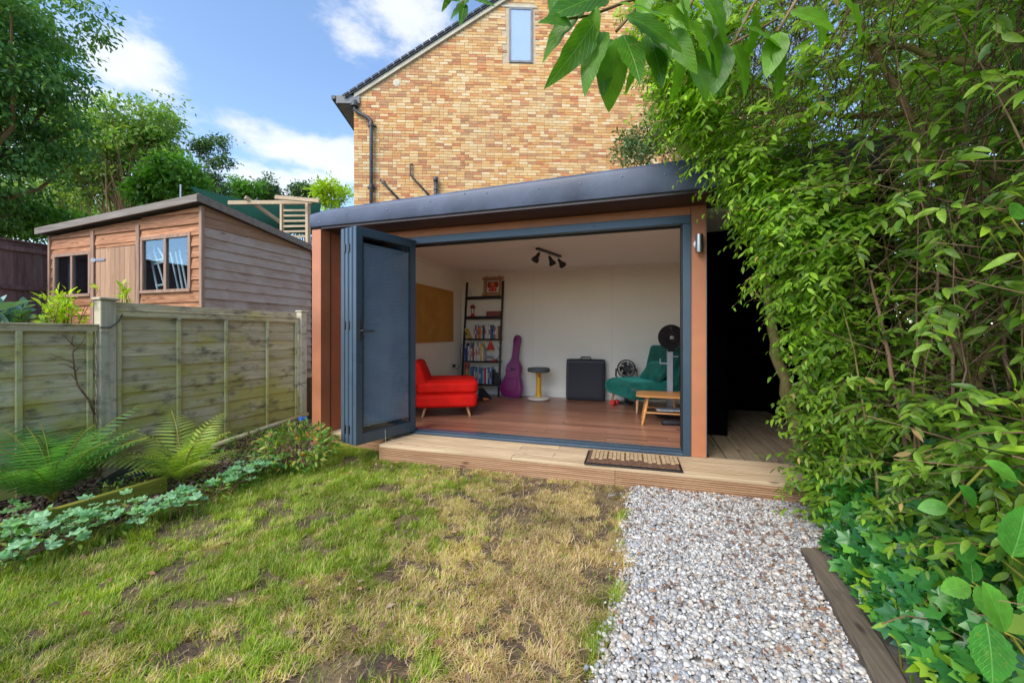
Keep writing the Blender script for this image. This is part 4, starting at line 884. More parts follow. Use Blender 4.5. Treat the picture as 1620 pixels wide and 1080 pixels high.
# doormat
dm = thing('doormat', 'brown and tan coir doormat with block pattern on the deck by the post', 'doormat', (-.07, 3.64, DZ + .003), R(1.5), local=True)
piece('rubber_backing', M['gasket'], (0, 0, .006), (.78, .40, .012), dm, bev=.004); piece('coir_pile', M['coirb'], (0, 0, .0165), (.74, .36, .008), dm, bev=.003)
for i in range(5):
    for j in range(4):
        h_ = .26 - (.03 if (i + j) % 2 else 0) - .02 * (i % 3); piece('block', M['coir'], (-.325 + i * .146 + j * .034, .17 - h_ / 2, .023), (.030, h_, .008), dm, bev=.002)

# ------------------------------------------------------------------ low fence on the left
FX = -4.463
def fence_panel(name_label, y0, y1, ztop, battens, seed):
    random.seed(seed); f = thing('fence', name_label, 'fence', (FX, (y0 + y1) / 2, 0)); z = .03; i = 0
    while z < ztop - .06:
        h = .145; piece('slat', M['fence'], (FX - .012 - .006 * (i % 2), (y0 + y1) / 2, z + h / 2), (.009, y1 - y0, h), f, rot=(random.gauss(0, .004), R(-7), 0), bev=.0015); z += .113 + random.uniform(-.008, .008); i += 1
    piece('top_rail', M['fence'], (FX + .012, (y0 + y1) / 2, ztop - .035), (.020, y1 - y0, .05), f); piece('capping', M['fence'], (FX, (y0 + y1) / 2, ztop - .004), (.06, y1 - y0 + .01, .016), f)
    for b in battens: piece('batten', M['fence_v'], (FX + .016, b, (ztop - .062) / 2 + .01), (.022, .035, ztop - .075), f)
    return f
fence_panel('lower mossy lap fence panel on the far left behind the ferns', .35, 2.238, 1.335, (.6, 1.19, 1.775, 2.185), 3)
fence_panel('taller pale lap fence panel between the post and the studio', 2.362, 4.38, 1.472, (2.385, 2.88, 3.37, 3.90, 4.345), 5)
random.seed(9)
for (y, zt, lb) in ((2.30, 1.555, 'square weathered fence post with cap standing between the two fence panels'), (4.45, 1.56, 'weathered fence post at the studio end of the fence')):
    p = thing('fence_post', lb, 'post', (FX, y, 0), 0, 'posts of the lap fence'); piece('post_shaft', M['post'], (FX + .0, y, zt / 2 - .01), (.09, .115 if y < 3 else .10, zt), p, bev=.005)
    piece('post_cap', M['post'], (FX + .005, y, zt + .004), (.115, .145 if y < 3 else .125, .024), p, bev=.006)
w_ = MB().tube([(FX + .052, 2.235, 1.31), (FX + .060, 2.30, 1.31), (FX + .058, 2.36, 1.36), (FX + .04, 2.40, 1.43)], .006, 5)
tag(w_.build('cable', M['pipe'], None, smooth=True), 'short grey cable sagging round the fence post below its cap', 'cable')
# brown fence far left, behind
bf = thing('brown_fence', 'tall dark brown close-board fence left of the shed', 'fence', (-9.6, 3, .6))
for i in range(31): piece('board', M['dark_fence'], (-9.6 + .006 * (i % 2), 1.25 + i * .112, 1.66), (.02, .118, 2.14), bf, jit=.001)
for z in (1.1, 2.0, 2.62): piece('rail', M['dark_fence'], (-9.565, 2.95, z), (.04, 3.5, .07), bf)
piece('capping', M['dark_fence'], (-9.59, 2.95, 2.75), (.08, 3.5, .03), bf)

# ------------------------------------------------------------------ shed
SX0, SX1, SY0, SY1, SB = -9.23, -5.78, 4.04, 8.0, .62
shed = thing('shed', 'weathered timber shed with two windows, plank door and sloping roof', 'shed', ((SX0 + SX1) / 2, 5.5, SB))
def sxp(px): return at(px, 400, 'Y', SY0).x
def szp(px, py): return at(px, py, 'Y', SY0).z
FT = 3.06; FTL = 2.99
w1 = (sxp(86), sxp(145)); d1 = (sxp(151), sxp(215)); w2 = (sxp(224), sxp(303))
wz1 = (szp(115, 470), szp(115, 400)); wz2 = (szp(263, 463), szp(263, 372)); dz = (SB + .05, szp(183, 390))
# cladding of the front, board by board, cut round the openings
random.seed(12); z = SB; i = 0
hol = [(w1[0], w1[1], wz1[0], wz1[1]), (w2[0], w2[1], wz2[0], wz2[1]), (d1[0], d1[1], dz[0], dz[1])]
while z < FT - .02:
    h = .155; zc = z + h / 2; segs = [(SX0, SX1)]
    for (a, b, c, d) in hol:
        if zc > c - .02 and zc < d + .03:
            ns = []
            for (p, q) in segs:
                if b <= p or a >= q: ns.append((p, q)); continue
                if a > p: ns.append((p, a))
                if b < q: ns.append((b, q))
            segs = ns
    for (a, b, c, d) in hol:          # short strips above and below the openings
        lo, hi = (d, z + h) if z < d < z + h and zc < d + .03 else ((z, c) if z < c < z + h and zc > c - .02 else (0, 0))
        if hi - lo > .012: piece('board', M['shed_front'], ((a + b) / 2, SY0 + .008, (lo + hi) / 2), (b - a - .003, .016, hi - lo), shed, bev=.002)
    if z + h > 2.80:
        U = lambda x: 3.015 + .17 * (x - SX1) / 3.45
        xs_ = max(SX0, SX1 + (z + .01 - 3.015) / .17 * 3.45); xt = min(SX1, max(xs_, SX1 + (z + h - 3.015) / .17 * 3.45))
        if SX1 - xs_ > .1:
            poly = [(xs_, z), (SX1, z), (SX1, min(z + h, U(SX1)))] + ([(xt, z + h)] if xs_ < xt < SX1 else []) + [(xs_, min(z + h, U(xs_)))]
            MB().prism(poly, lambda u, v, s_: (u, SY0 + (.002 - .018 * (1 - (v - z) / h)) + s_ * .018, v)).build('board', M['shed_front'], shed)
        segs = []
    for (p, q) in segs:
        if q - p > .03: piece('board', M['shed_front'], ((p + q) / 2, SY0 + .008, zc), (q - p - .003, .016, h + .012), shed, rot=(R(-8), 0, random.gauss(0, .003)), bev=.002)
    z += h
random.seed(13); z = SB; pitch = .142; Ys = [(SY0 + .02, 5.98), (6.08, SY1)]
def roof_z(y): return 3.085 - (y - SY0) * .142
while z < 3.05:
    for (p, q) in Ys:
        yq = q; RU = lambda y: roof_z(y) - .05
        if RU(q) < z + pitch:
            ye = min(q, SY0 + (3.035 - z - .01) / .142); ym = SY0 + (3.035 - z - pitch) / .142
            if ye - p > .1:
                poly = [(p, z), (ye, z), (ye, min(z + pitch, RU(ye)))] + ([(ym, z + pitch)] if p < ym < ye else []) + [(p, min(z + pitch, RU(p)))]
                MB().prism(poly, lambda u, v, s_: (SX1 + .012 * (1 - (v - z) / pitch) - s_ * .016, u, v)).build('board', M['shed_top'] if z > 2.4 else M['shed_side'], shed)
        elif yq - p > .12:
            piece('board', M['shed_side'] if z < 2.66 - (0 if p < 6 else .25) else M['shed_top'], (SX1 - .004, (p + yq) / 2, z + pitch / 2), (.016, yq - p - .002, pitch + .012), shed, rot=(0, R(-8), 0), bev=.002)
    z += pitch
piece('corner_trim', M['shed_trim'], (SX1 - .004, SY0 - .004, (SB + 3.02) / 2), (.05, .045, 3.02 - SB), shed); piece('corner_trim', M['shed_trim'], (SX0, SY0 - .004, (SB + 2.85) / 2), (.045, .045, 2.85 - SB), shed)
piece('cover_strip', M['shed_trim'], (SX1 + .010, 6.03, (SB + 2.68) / 2), (.022, .07, 2.68 - SB), shed)
for px in (148.5, 220): piece('cover_strip', M['shed_trim'], (sxp(px), SY0 - .014, (SB + 2.86) / 2), (.075, .025, 2.86 - SB), shed)
def shed_window(x0, x1, z0, z1, extra):
    b = MB(); t_ = .05
    b.box(x0, x1, SY0 - .022, SY0 + .03, z1 - t_, z1); b.box(x0, x1, SY0 - .03, SY0 + .03, z0, z0 + t_ * .9); b.box(x0, x0 + t_, SY0 - .022, SY0 + .03, z0 + t_ * .9 + .001, z1 - t_ - .001); b.box(x1 - t_, x1, SY0 - .022, SY0 + .03, z0 + t_ * .9 + .001, z1 - t_ - .001)
    xm = (x0 + x1) / 2; b.box(xm - .025, xm + .025, SY0 - .018, SY0 + .028, z0 + t_ * .9 + .001, z1 - t_ - .001)
    w = b.build('window', M['shed_trim'], shed, bevel=.003)
    for (a, c) in ((x0 + t_, xm - .025), (xm + .025, x1 - t_)): MB().box(a, c, SY0 + .0, SY0 + .004, z0 + t_ * .9, z1 - t_).build('pane', M['darkglass'], w)
    return w
shed_window(*w1, *wz1, 0); shed_window(*w2, *wz2, 0)
# open the lining behind the windows: a shallow dark room with things in it
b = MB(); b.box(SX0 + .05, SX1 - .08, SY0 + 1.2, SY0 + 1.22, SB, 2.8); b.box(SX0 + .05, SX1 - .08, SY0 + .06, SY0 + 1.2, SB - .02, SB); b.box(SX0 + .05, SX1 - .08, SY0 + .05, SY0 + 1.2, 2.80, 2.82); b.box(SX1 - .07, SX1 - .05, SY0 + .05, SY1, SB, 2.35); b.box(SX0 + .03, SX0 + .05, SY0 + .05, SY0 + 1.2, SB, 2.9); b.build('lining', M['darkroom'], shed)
dr = MB(); dr.box(d1[0] + .01, d1[1] - .01, SY0 + .012, SY0 + .03, dz[0], dz[1] - .01); dr = dr.build('door', M['shed_door'], shed); nb_ = 8
for i in range(nb_):
    a = d1[0] + .012 + (d1[1] - d1[0] - .024) * i / nb_; w = (d1[1] - d1[0] - .024) / nb_; piece('plank', M['shed_door'], (a + w / 2, SY0 + .003, (dz[0] + dz[1]) / 2), (w - .005, .016, dz[1] - dz[0] - .02), dr, bev=.003)
b = MB(); zz = szp(160, 411); b.prism([(0, -.03), (.06, -.03), (.06, -.012), (.27, -.02), (.30, 0), (.27, .02), (.06, .012), (.06, .03), (0, .03)], lambda u, v, s: (d1[0] - .04 + u, SY0 - .012 - s * .006 - (.02 if u < .02 else 0), zz + v)); b.build('strap_hinge', M['greymetal'], dr)
# roof: sloping back, with grey fascia boards
def tilt(x): return .17 * (min(x, SX1) - SX1) / 3.45
def slab(b, x0, x1, y0, y1, zo0, zo1): b.add([(x, y, roof_z(y) + zo + tilt(x)) for x in (x0, x1) for y in (y0, y1) for zo in (zo0, zo1)], [(0, 1, 3, 2), (4, 6, 7, 5), (0, 4, 5, 1), (2, 3, 7, 6), (0, 2, 6, 4), (1, 5, 7, 3)]); return b
slab(MB(), SX0 - .12, SX1 + .08, SY0 - .12, SY1, -.03, .03).build('roof', M['felt'], shed)
b = MB(); b.add([(x, y, roof_z(SY0) + z_ + tilt(x)) for x in (SX0 - .10, SX1 + .105) for y in (SY0 - .145, SY0 - .121) for z_ in (-.05, .05)], [(0, 1, 3, 2), (4, 6, 7, 5), (0, 4, 5, 1), (2, 3, 7, 6), (0, 2, 6, 4), (1, 5, 7, 3)]); b.build('fascia_board', M['shed_roof'], shed)
slab(MB(), SX1 + .081, SX1 + .105, SY0 - .12, SY1, -.055, .05).build('barge_board', M['shed_roof'], shed); slab(MB(), SX1 + .06, SX1 + .08, SY0 + 2.0, SY1, -.11, -.055).build('barge_board', M['shed_roof'], shed)
# things inside the shed windows
t = thing('white_rack', 'white plastic folding rack leaning behind the right shed window', 'rack', (sxp(258), SY0 + .35, SB + .4))
b = MB()
for (pa, pb) in (((235, 390), (250, 462)), ((242, 390), (262, 458)), ((278, 398), (290, 462)), ((284, 396), (297, 462)), ((270, 400), (283, 462))): b.tube([at(pa[0], pa[1], 'Y', SY0 + .14), at(pb[0], pb[1], 'Y', SY0 + .12)], .013, 6)
for (pa, pb) in (((240, 414), (259, 410)), ((247, 452), (262, 450)), ((243, 418), (262, 414)), ((250, 392), (262, 412))): b.tube([at(pa[0], pa[1], 'Y', SY0 + .13), at(pb[0], pb[1], 'Y', SY0 + .13)], .016, 6)
b.build('rack_frame', M['white'], t, smooth=True)
t = thing('white_board', 'pale board standing upright behind the left shed window', 'board', (sxp(103), SY0 + .2, SB + .3)); a, c = at(95, 470, 'Y', SY0 + .2), at(112, 400, 'Y', SY0 + .2); MB().box(a.x, c.x, SY0 + .19, SY0 + .21, a.z, c.z).build('panel', M['white'], t)

# ------------------------------------------------------------------ pergola and sail beyond the shed
DP = 9.5
pg = thing('pergola', 'pale timber play frame with horizontal slats beyond the shed', 'pergola', far(470, 400, DP))
def beam(pa, pb, w, name, mat=M['pine'], d=DP, d2=None):
    a, c = far(*pa, d), far(*pb, d2 or d); v = c - a; o = link(name, None) if False else None
    b = MB(); zax = Vector((0, 0, 1)) if abs(v.normalized().z) < .9 else Vector((0, 1, 0)); x = v.normalized(); y = zax.cross(x).normalized(); z_ = x.cross(y); b.obox((a + c) / 2, (v.length, w * .8, w), Matrix((x, y, z_)).transposed()); return b.build(name, mat, pg)
beam((362, 321), (492, 320), .085, 'beam'); beam((446, 322), (446, 560), .07, 'post'); beam((487, 315), (488, 560), .09, 'post'); beam((388, 312), (444, 352), .08, 'brace', d2=DP + .6, d=DP - .1); beam((436, 312), (505, 318), .08, 'beam', d=DP - .25)
for i in range(6): beam((449, 333 + i * 8.4), (485, 333 + i * 8.2), .045, 'slat')
beam((380, 345), (395, 560), .07, 'post', d=DP + .4)
sv = MB(); pA, pB, pC, pD = far(300, 294, DP + 1), far(508, 320, DP + .4), far(500, 372, DP + 1.2), far(372, 362, DP + 1.5)
g = 8; vs = []
for i in range(g + 1):
    for j in range(g + 1):
        u, v = i / g, j / g; p = (pA * (1 - u) + pB * u) * (1 - v) + (pD * (1 - u) + pC * u) * v; p = p + Vector((0, 0, -.18 * math.sin(math.pi * u) * (1 - v) - .1 * math.sin(math.pi * v))); vs.append(p)
fs = [(i * (g + 1) + j, (i + 1) * (g + 1) + j, (i + 1) * (g + 1) + j + 1, i * (g + 1) + j + 1) for i in range(g) for j in range(g)]
tag(sv.add(vs, fs).build('shade_sail', M['sailgreen'], None, smooth='all'), 'dark green shade sail stretched behind the timber play frame', 'shade sail')
b = MB(); b.tube([far(286, 292, DP), far(285, 420, DP)], .02, 8); tag(b.build('pole', M['greymetal'], None), 'thin grey pole sticking up behind the shed roof holding the green sail', 'pole')

# ------------------------------------------------------------------ brick house
HD = 10.7
hp = far(560, CY, HD); HR = YAW + R(2.6)
hs_ = thing('brick_house', 'tall yellow and orange brick gable house rising behind the studio', 'house', (hp.x, hp.y, 0), HR, local=True)
def brickmat():
    m, n, l, b = mat_base('brick'); g = N(n, 'ShaderNodeNewGeometry'); oi = N(n, 'ShaderNodeObjectInfo')
    r = mth(n, l, 'FRACT', mth(n, l, 'ADD', g.outputs['Random Per Island'], mth(n, l, 'MULTIPLY', oi.outputs['Random'], 5.7)))
    cols = [(.68, .44, .19, 1), (.60, .27, .07, 1), (.50, .16, .055, 1), (.74, .54, .29, 1), (.64, .34, .11, 1), (.40, .15, .06, 1), (.68, .40, .15, 1), (.58, .28, .10, 1), (.76, .58, .34, 1), (.62, .24, .08, 1), (.68, .42, .18, 1), (.46, .21, .09, 1), (.74, .50, .23, 1), (.68, .38, .12, 1), (.70, .48, .22, 1), (.66, .36, .13, 1)]
    c = ramp(n, l, r, [(i / len(cols), x) for i, x in enumerate(cols)], 'CONSTANT')
    mp_ = N(n, 'ShaderNodeMapping'); l.new(g.outputs['Position'], mp_.inputs[0]); f = noise(n, l, mp_.outputs[0], 24, 5, .65); w = noise(n, l, mp_.outputs[0], .8, 5, .6)
    c = mixc(n, l, maprange(n, l, f, .4, .8, 0, .5), c, (.62, .48, .30, 1)); sp = N(n, 'ShaderNodeSeparateXYZ'); l.new(g.outputs['Position'], sp.inputs[0])
    c = mixc(n, l, maprange(n, l, w, .5, .7, 0, .28), c, (.46, .36, .22, 1))
    l.new(c, b.inputs['Base Color']); b.inputs['Roughness'].default_value = .9; bump(n, l, b, f, .5, .01); return m
M['brick'] = brickmat()
HW = 11.8; HE = 7.45; RS = math.tan(R(34.2)); AP = HE + HW / 2 * RS
wx0, wx1, wz0_, wz1_ = 4.10, 4.74, 8.55, 10.03
MB().prism([(0, 0), (HW, 0), (HW, HE), (HW / 2, AP), (0, HE)], lambda u, v, s: (u, .012 + s * .3, v)).build('wall', M['mortar'], hs_)
bb = []; zc = 3.2; r_ = 0; random.seed(21)
while zc < AP - .1:
    ins = max(0, (zc + .07 - HE) / RS); x = ins - (.112 if r_ % 2 else 0) ; xe = HW - ins
    while x < xe:
        L = .215 if random.random() < .80 else .1025; a, c = max(x, ins), min(x + L, xe)
        if c - a > .03 and not (zc + .065 > wz0_ - .02 and zc < wz1_ + .07 and c > wx0 - .01 and a < wx1 + .01): bb.append((a, c, zc))
        x += L + .010
    zc += .075; r_ += 1
# the nearest bricks stand as pieces, the others are joined
def seen(b_): 
    lx, z_ = (b_[0] + b_[1]) / 2, b_[2]; return abs(lx - 1.5) * .9 + abs(z_ - 5.9) * 1.0 + (50 if z_ < 4.75 + lx * .14 or z_ > 9 else 0)
bb.sort(key=seen); rest = MB()
for i, (a, c, z_) in enumerate(bb):
    pr = random.uniform(-.003, .003)
    if i < 300: piece('brick', M['brick'], ((a + c) / 2, .03 + pr, z_ + .0325), (round(c - a, 3), .06, .065), hs_, bev=.003)
    else: rest.box(a, c, pr, .05, z_, z_ + .065)
me_ = rest.build('bricks', M['brick'], hs_, kind='stuff')
# verge, tiles, eaves, gutter
def rake(b, off0, off1, y0, y1, xa=-.42, xb=HW / 2, m=0):
    poly = [(xa, HE + xa * RS + off0), (xb, HE + xb * RS + off0), (xb, HE + xb * RS + off1), (xa, HE + xa * RS + off1)]; b.prism(poly, lambda u, v, s: (u, y0 + s * (y1 - y0), v)); return b
rake(MB(), .0, .12, -.06, .02, .02).build('verge_board', M['cream'], hs_, bevel=.004); rake(MB(), .125, .19, -.10, 8.0, -.20).build('roof', M['slate'], hs_)
b = MB(); poly = [(HW / 2, AP + .125), (HW + .3, HE - .3 * RS + .125), (HW + .3, HE - .3 * RS + .19), (HW / 2, AP + .19)]; b.prism(poly, lambda u, v, s: (u, -.1 + s * 8.1, v)); b.build('roof', M['slate'], hs_)
b = MB()
for i in range(34): u = -.18 + i * .19; b.obox((u, -.112, HE + u * RS + .20), (.20, .02, .045), Matrix.Rotation(-math.atan(RS), 3, 'Y'))
b.build('tile_edge', M['slate'], hs_, kind='stuff')
b = MB(); b.box(-.44, -.001, -.02, 7.5, HE - .13, HE - .11); b.box(-.46, -.44, -.02, 7.5, HE - .13, HE + .06); b.box(-.44, .16, -.05, -.021, HE - .13, HE + .07); b.build('eaves_box', M['lead'], hs_)
b = MB(); b.box(-.565, -.462, -.06, 7.5, HE - .03, HE + .06); b.build('gutter', M['pipe'], hs_)
X = .475; dp = MB(); dp.tube([(.05, -.09, HE - .12), (.05, -.09, HE - .32), (.14, -.09, HE - .40), (.36, -.09, HE - .50), (X, -.09, HE - .60), (X, -.09, HE - .75), (X, -.09, 2.4)], .046, 12)
dpo = dp.build('downpipe', M['pipe'], hs_, smooth='all')
for z_ in (HE - .70, 5.12, 3.6): MB().lathe([(.058, -.06), (.062, -.02), (.062, .03), (.056, .06)], (X, -.09, z_), 16).build('collar', M['pipe'], dpo, smooth=True); MB().box(X - .11, X + .11, -.06, -.001, z_ - .02, z_ + .02).build('bracket', M['pipe'], dpo)
MB().lathe([(.10, -.02), (.10, .04), (.06, .14), (.05, .14)], (.05, -.09, HE - .22), 12).build('hopper', M['pipe'], dpo)
b = MB(); b.tube([(.70, -.07, 5.32), (.80, -.07, 5.22), (1.25, -.07, 4.74)], .028, 10); b.lathe([(.05, 0), (.05, .04)], (.79, -.03, 5.25), 12, Matrix.Rotation(R(90), 3, 'X')); b.build('waste_pipe', M['pipe'], hs_, smooth='all')
b = MB(); b.tube([(1.53, -.01, 5.76), (1.49, -.07, 5.74), (1.49, -.07, 5.45), (2.05, -.07, 4.85)], .024, 10); b.build('waste_pipe', M['pipe'], hs_, smooth='all')
b = MB(); b.tube([(2.16, -.10, 4.6), (2.16, -.10, 5.30)], .05, 12); b.lathe([(.06, 0), (.066, .04), (.066, .09), (.05, .12)], (2.16, -.10, 5.28), 14); b.lathe([(.058, 0), (.058, .03)], (2.16, -.10, 5.05), 14); b.build('waste_pipe', M['pipe'], hs_, smooth='all')
MB().lathe([(.10, 0), (.09, .006), (.03, .008)], (1.12, -.001, 7.92), 20, Matrix.Rotation(R(90), 3, 'X')).build('vent_cap', M['cream'], hs_, smooth=True)
fr = MB()
for (x0, x1, z0, z1) in ((wx0, wx1, wz0_, wz0_ + .055), (wx0, wx1, wz1_ - .055, wz1_), (wx0, wx0 + .055, wz0_ + .056, wz1_ - .056), (wx1 - .055, wx1, wz0_ + .056, wz1_ - .056)): fr.box(x0, x1, -.02, .05, z0, z1)
wf = fr.build('window', M['lead'], hs_, bevel=.005); MB().box(wx0 + .056, wx1 - .056, -.010, -.006, wz0_ + .056, wz1_ - .056).build('pane', M['skyglass'], wf); MB().box(wx0 - .22, wx1 + .12, -.01, .04, wz1_ + .012, wz1_ + .06).build('lintel', M['cream'], wf)
MB().box(wx0 + .02, wx1 - .02, .001, .008, wz0_ + .02, wz1_ - .02).build('blind', M['sky_reflect'], wf)  # added pale sheet: the sky's reflection painted behind the pane
MB().box(-.002 + .02, HW - .02, .32, 8.0, 0, HE).build('house_body', M['mortar'], hs_)

# ------------------------------------------------------------------ trees
def tree(name, label, base, crowns, ncl, npc, lsize, mat, trunk_r=.12, cl_r=.35, flat=.6, droop=.3, tm=T_SMALL, bark='bark', group=None, seed=1, nbr=26, hollow=.55, cat='tree'):
    """crowns: [(centre, (rx, ry, rz))]; leaves sit in clumps spread through the crowns, branches run to the clumps"""
    r = np.random.default_rng(seed); t = thing(name, label, cat, base, 0, group)
    vol = np.array([c[1][0] * c[1][1] * c[1][2] for c in crowns]); ch = r.choice(len(crowns), ncl, p=vol / vol.sum())
    u = unit(r.normal(0, 1, (ncl, 3))); rad = (hollow + (1 - hollow) * r.uniform(0, 1, ncl)) * r.uniform(.8, 1.1, ncl)
    C = np.array([crowns[k][0] for k in ch], float) + u * rad[:, None] * np.array([crowns[k][1] for k in ch])
    n = ncl * npc; ci = np.repeat(np.arange(ncl), npc); cr_ = cl_r * r.uniform(.55, 1.3, ncl)
    off = r.normal(0, 1, (n, 3)) * (1, 1, flat) * cr_[ci][:, None] * .55; P = C[ci] + off
    A = unit(off + 1e-3) * .6 + r.normal(0, .6, (n, 3)); A[:, 2] -= droop
    Nn = r.normal(0, .55, (n, 3)); Nn[:, 2] += 1
    o = link('crown', leaf_mesh('crown', P, A, Nn, lsize * r.uniform(.6, 1.35, n), tm, [mat]), t); o['kind'] = 'stuff'
    b = MB(); ctr = C.mean(0); base = Vector(base); top = Vector(ctr); hub = base.lerp(top, .55)
    b.tube([base, base.lerp(hub, .5) + Vector((r.normal(0, .1), r.normal(0, .1), 0)), hub, hub.lerp(top, .6)], [trunk_r, trunk_r * .8, trunk_r * .62, trunk_r * .4], 10); b.build('trunk', M[bark], t, smooth='all')
    b = MB()
    for k in r.choice(ncl, min(nbr, ncl), replace=False):
        e = Vector(C[k]); s_ = base.lerp(hub, r.uniform(.6, 1.0)) if r.uniform() < .4 else hub.lerp(top, r.uniform(0, .6)); m1 = s_.lerp(e, .5) + Vector(r.normal(0, .12, 3)) * (e - s_).length * .5
        b.tube([s_, m1, e], [trunk_r * .32, trunk_r * .2, trunk_r * .05], 5)
    b.build('limbs', M[bark], t); return t
random.seed(31)
def bc(px, py, d, z=.6): p = far(px, py, d); return (p.x, p.y, z)
def E_(px, py, d, rx, ry, rz): return (far(px, py, d), (rx, ry, rz))
tree('broadleaf_tree', 'large dark green tree filling the upper left behind the brown fence', bc(-120, 400, 9.5), [E_(-90, 60, 9, 2.5, 2, 2.4), E_(0, 200, 9.5, 1.35, 1.4, 1.7), E_(25, 105, 9, 1.2, 1.2, 1.1), E_(50, 5, 8.5, 1.35, 1.2, .5), E_(-60, 300, 10, 1.5, 1.5, 1.2)], 480, 100, .13, M['treedark'], .22, .42, .45, .6, seed=2, nbr=60)
tree('broadleaf_tree', 'mid green airy tree with slim trunks standing behind the shed', bc(200, 330, 15), [E_(190, 220, 15, 1.9, 1.5, 1.7), E_(245, 210, 15.5, 1.1, 1.3, 1.5), E_(140, 260, 15, 1.2, 1.3, 1.9), E_(280, 270, 15, .8, 1, 1.0)], 230, 75, .17, M['treemid'], .10, .42, .55, .2, seed=4, nbr=110, hollow=.25)
tree('slim_tree', 'slender pale tree with a bare leaning trunk behind the shed', bc(105, 330, 15), [E_(110, 250, 15.5, .9, 1, 1.9), E_(90, 190, 15.5, .7, .8, .9)], 110, 70, .19, M['treemid'], .07, .45, .6, .2, seed=5, nbr=40, hollow=.3)
tree('round_tree', 'dense bright green round tree close behind the shed roof', bc(275, 300, 13), [E_(278, 285, 13, .85, .8, .75), E_(240, 305, 13, .5, .5, .4)], 150, 90, .15, M['treelime'], .09, .3, .7, .2, seed=6)
tree('feathery_tree', 'thin feathery tree rising above the others near the sail pole', bc(335, 340, 16), [E_(343, 228, 16, .55, .5, .33), E_(320, 240, 16, .35, .4, .3), E_(350, 262, 16, .40, .4, .35), E_(335, 300, 16, .8, .5, .8)], 80, 60, .13, M['grey_green'], .06, .26, .5, .0, seed=8, nbr=30)
for i, (px, py, d, rx, rz, mt, lb) in enumerate(((392, 302, 20, .8, .6, 'treelime', 'small bushy tree seen over the middle of the sail'), (425, 300, 21, .5, .75, 'grey_green', 'dark thin tree just above the play frame'), (485, 305, 22, .9, .45, 'grey_green', 'pale spreading tree left of the conifer above the play frame'), (525, 308, 17, .55, .5, 'lime', 'yellow-green conifer beside the corner of the brick house'))):
    tree('distant_tree', lb, bc(px, py, d, 0), [E_(px, py, d, rx, .8, rz), E_(px, py + 45, d, rx * 1.1, .9, rz * .9)], 70, 60, .17, M[mt], .07, .3, .6, 0, seed=20 + i, group='small trees seen past the shed roof')
tree('bush', 'bright green bushes rising over the brown fence left of the shed', bc(20, 340, 11), [E_(20, 345, 11, 1.1, 1, .5), E_(90, 350, 12, .9, .8, .35), E_(-80, 345, 11, 1.1, 1, .7)], 170, 90, .13, M['treelime'], .08, .3, .7, .1, seed=9, cat='bush')
tree('tree_row', 'row of trees closing the view low behind the shed', bc(150, 340, 19, 0), [E_(40, 320, 19, 2.6, 1, 1.1), E_(170, 345, 19, 2.6, 1, .9), E_(300, 350, 19, 2.4, 1, .6), E_(430, 355, 22, 3.0, 1, .7)], 200, 60, .20, M['treemid'], .12, .5, .7, .1, seed=10, nbr=70)
tree('evergreen_shrub', 'grey-green small-leaved shrub above the roof against the brick wall', (1.6, 7.7, 0), [E_(1020, 225, 8.2, .42, .5, .55), E_(985, 243, 8.0, .33, .4, .25), E_(1060, 190, 8.4, .5, .5, .8), E_(1130, 120, 8.6, .9, .5, 1.3), E_(1100, 215, 8.2, .7, .5, .6), E_(1200, 200, 8.2, 1.2, .5, 1.2)], 250, 60, .085, M['grey_green'], .07, .22, .8, -.1, seed=11, nbr=90, cat='shrub')
# shrubs that peep over the fence
def shrub(label, c, r_, n, size, mat, tm=T_MED, cat='shrub', seed=0, up=.5, name='shrub'):
    g = np.random.default_rng(seed); t = thing(name, label, cat, (c[0], c[1], .62)); P = []; A = []; Nn = []; b = MB()
    for i in range(max(4, n // 14)):
        e = Vector(c) + Vector((g.normal(0, r_[0] * .5), g.normal(0, r_[1] * .5), g.normal(0, r_[2] * .5))); s_ = Vector((c[0], c[1], .62)); b.tube([s_, s_.lerp(e, .5) + Vector((g.normal(0, .04), g.normal(0, .04), .05)), e], [.008, .006, .003], 5)
        for k in range(14):
            q = g.uniform(.45, 1.05); p = s_.lerp(e, q); d = Vector(g.normal(0, 1, 3)); d.z += up; P.append(p); A.append(d); Nn.append((g.normal(0, .5), g.normal(0, .5), 1))
    b.build('stems', M['twig'], t); o = link('foliage', leaf_mesh('foliage', P, A, Nn, size * g.uniform(.6, 1.3, len(P)), tm, [mat]), t); o['kind'] = 'stuff'; return t
a = far(88, 478, 5.2); shrub('bright lime-green leafy shrub behind the low fence panel', (a.x, a.y, a.z), (.26, .2, .26), 330, .12, M['lime'], seed=1)
a = far(192, 462, 4.9); shrub('small lime-green shrub just behind the fence post', (a.x, a.y, a.z), (.11, .12, .2), 130, .10, M['lime'], seed=2)
a = far(10, 490, 5.0); shrub('blue-green broad-leaved plant at the left edge above the fence', (a.x, a.y, a.z), (.18, .15, .10), 90, .19, M['glaucous'], T_OVAL, 'plant', 3, .8, 'garden_plant')
a = far(56, 500, 5.0); shrub('low mixed green plants peeping over the low fence panel', (a.x, a.y, a.z), (.5, .15, .08), 160, .09, M['treelime'], seed=4, cat='plant', name='garden_plant')

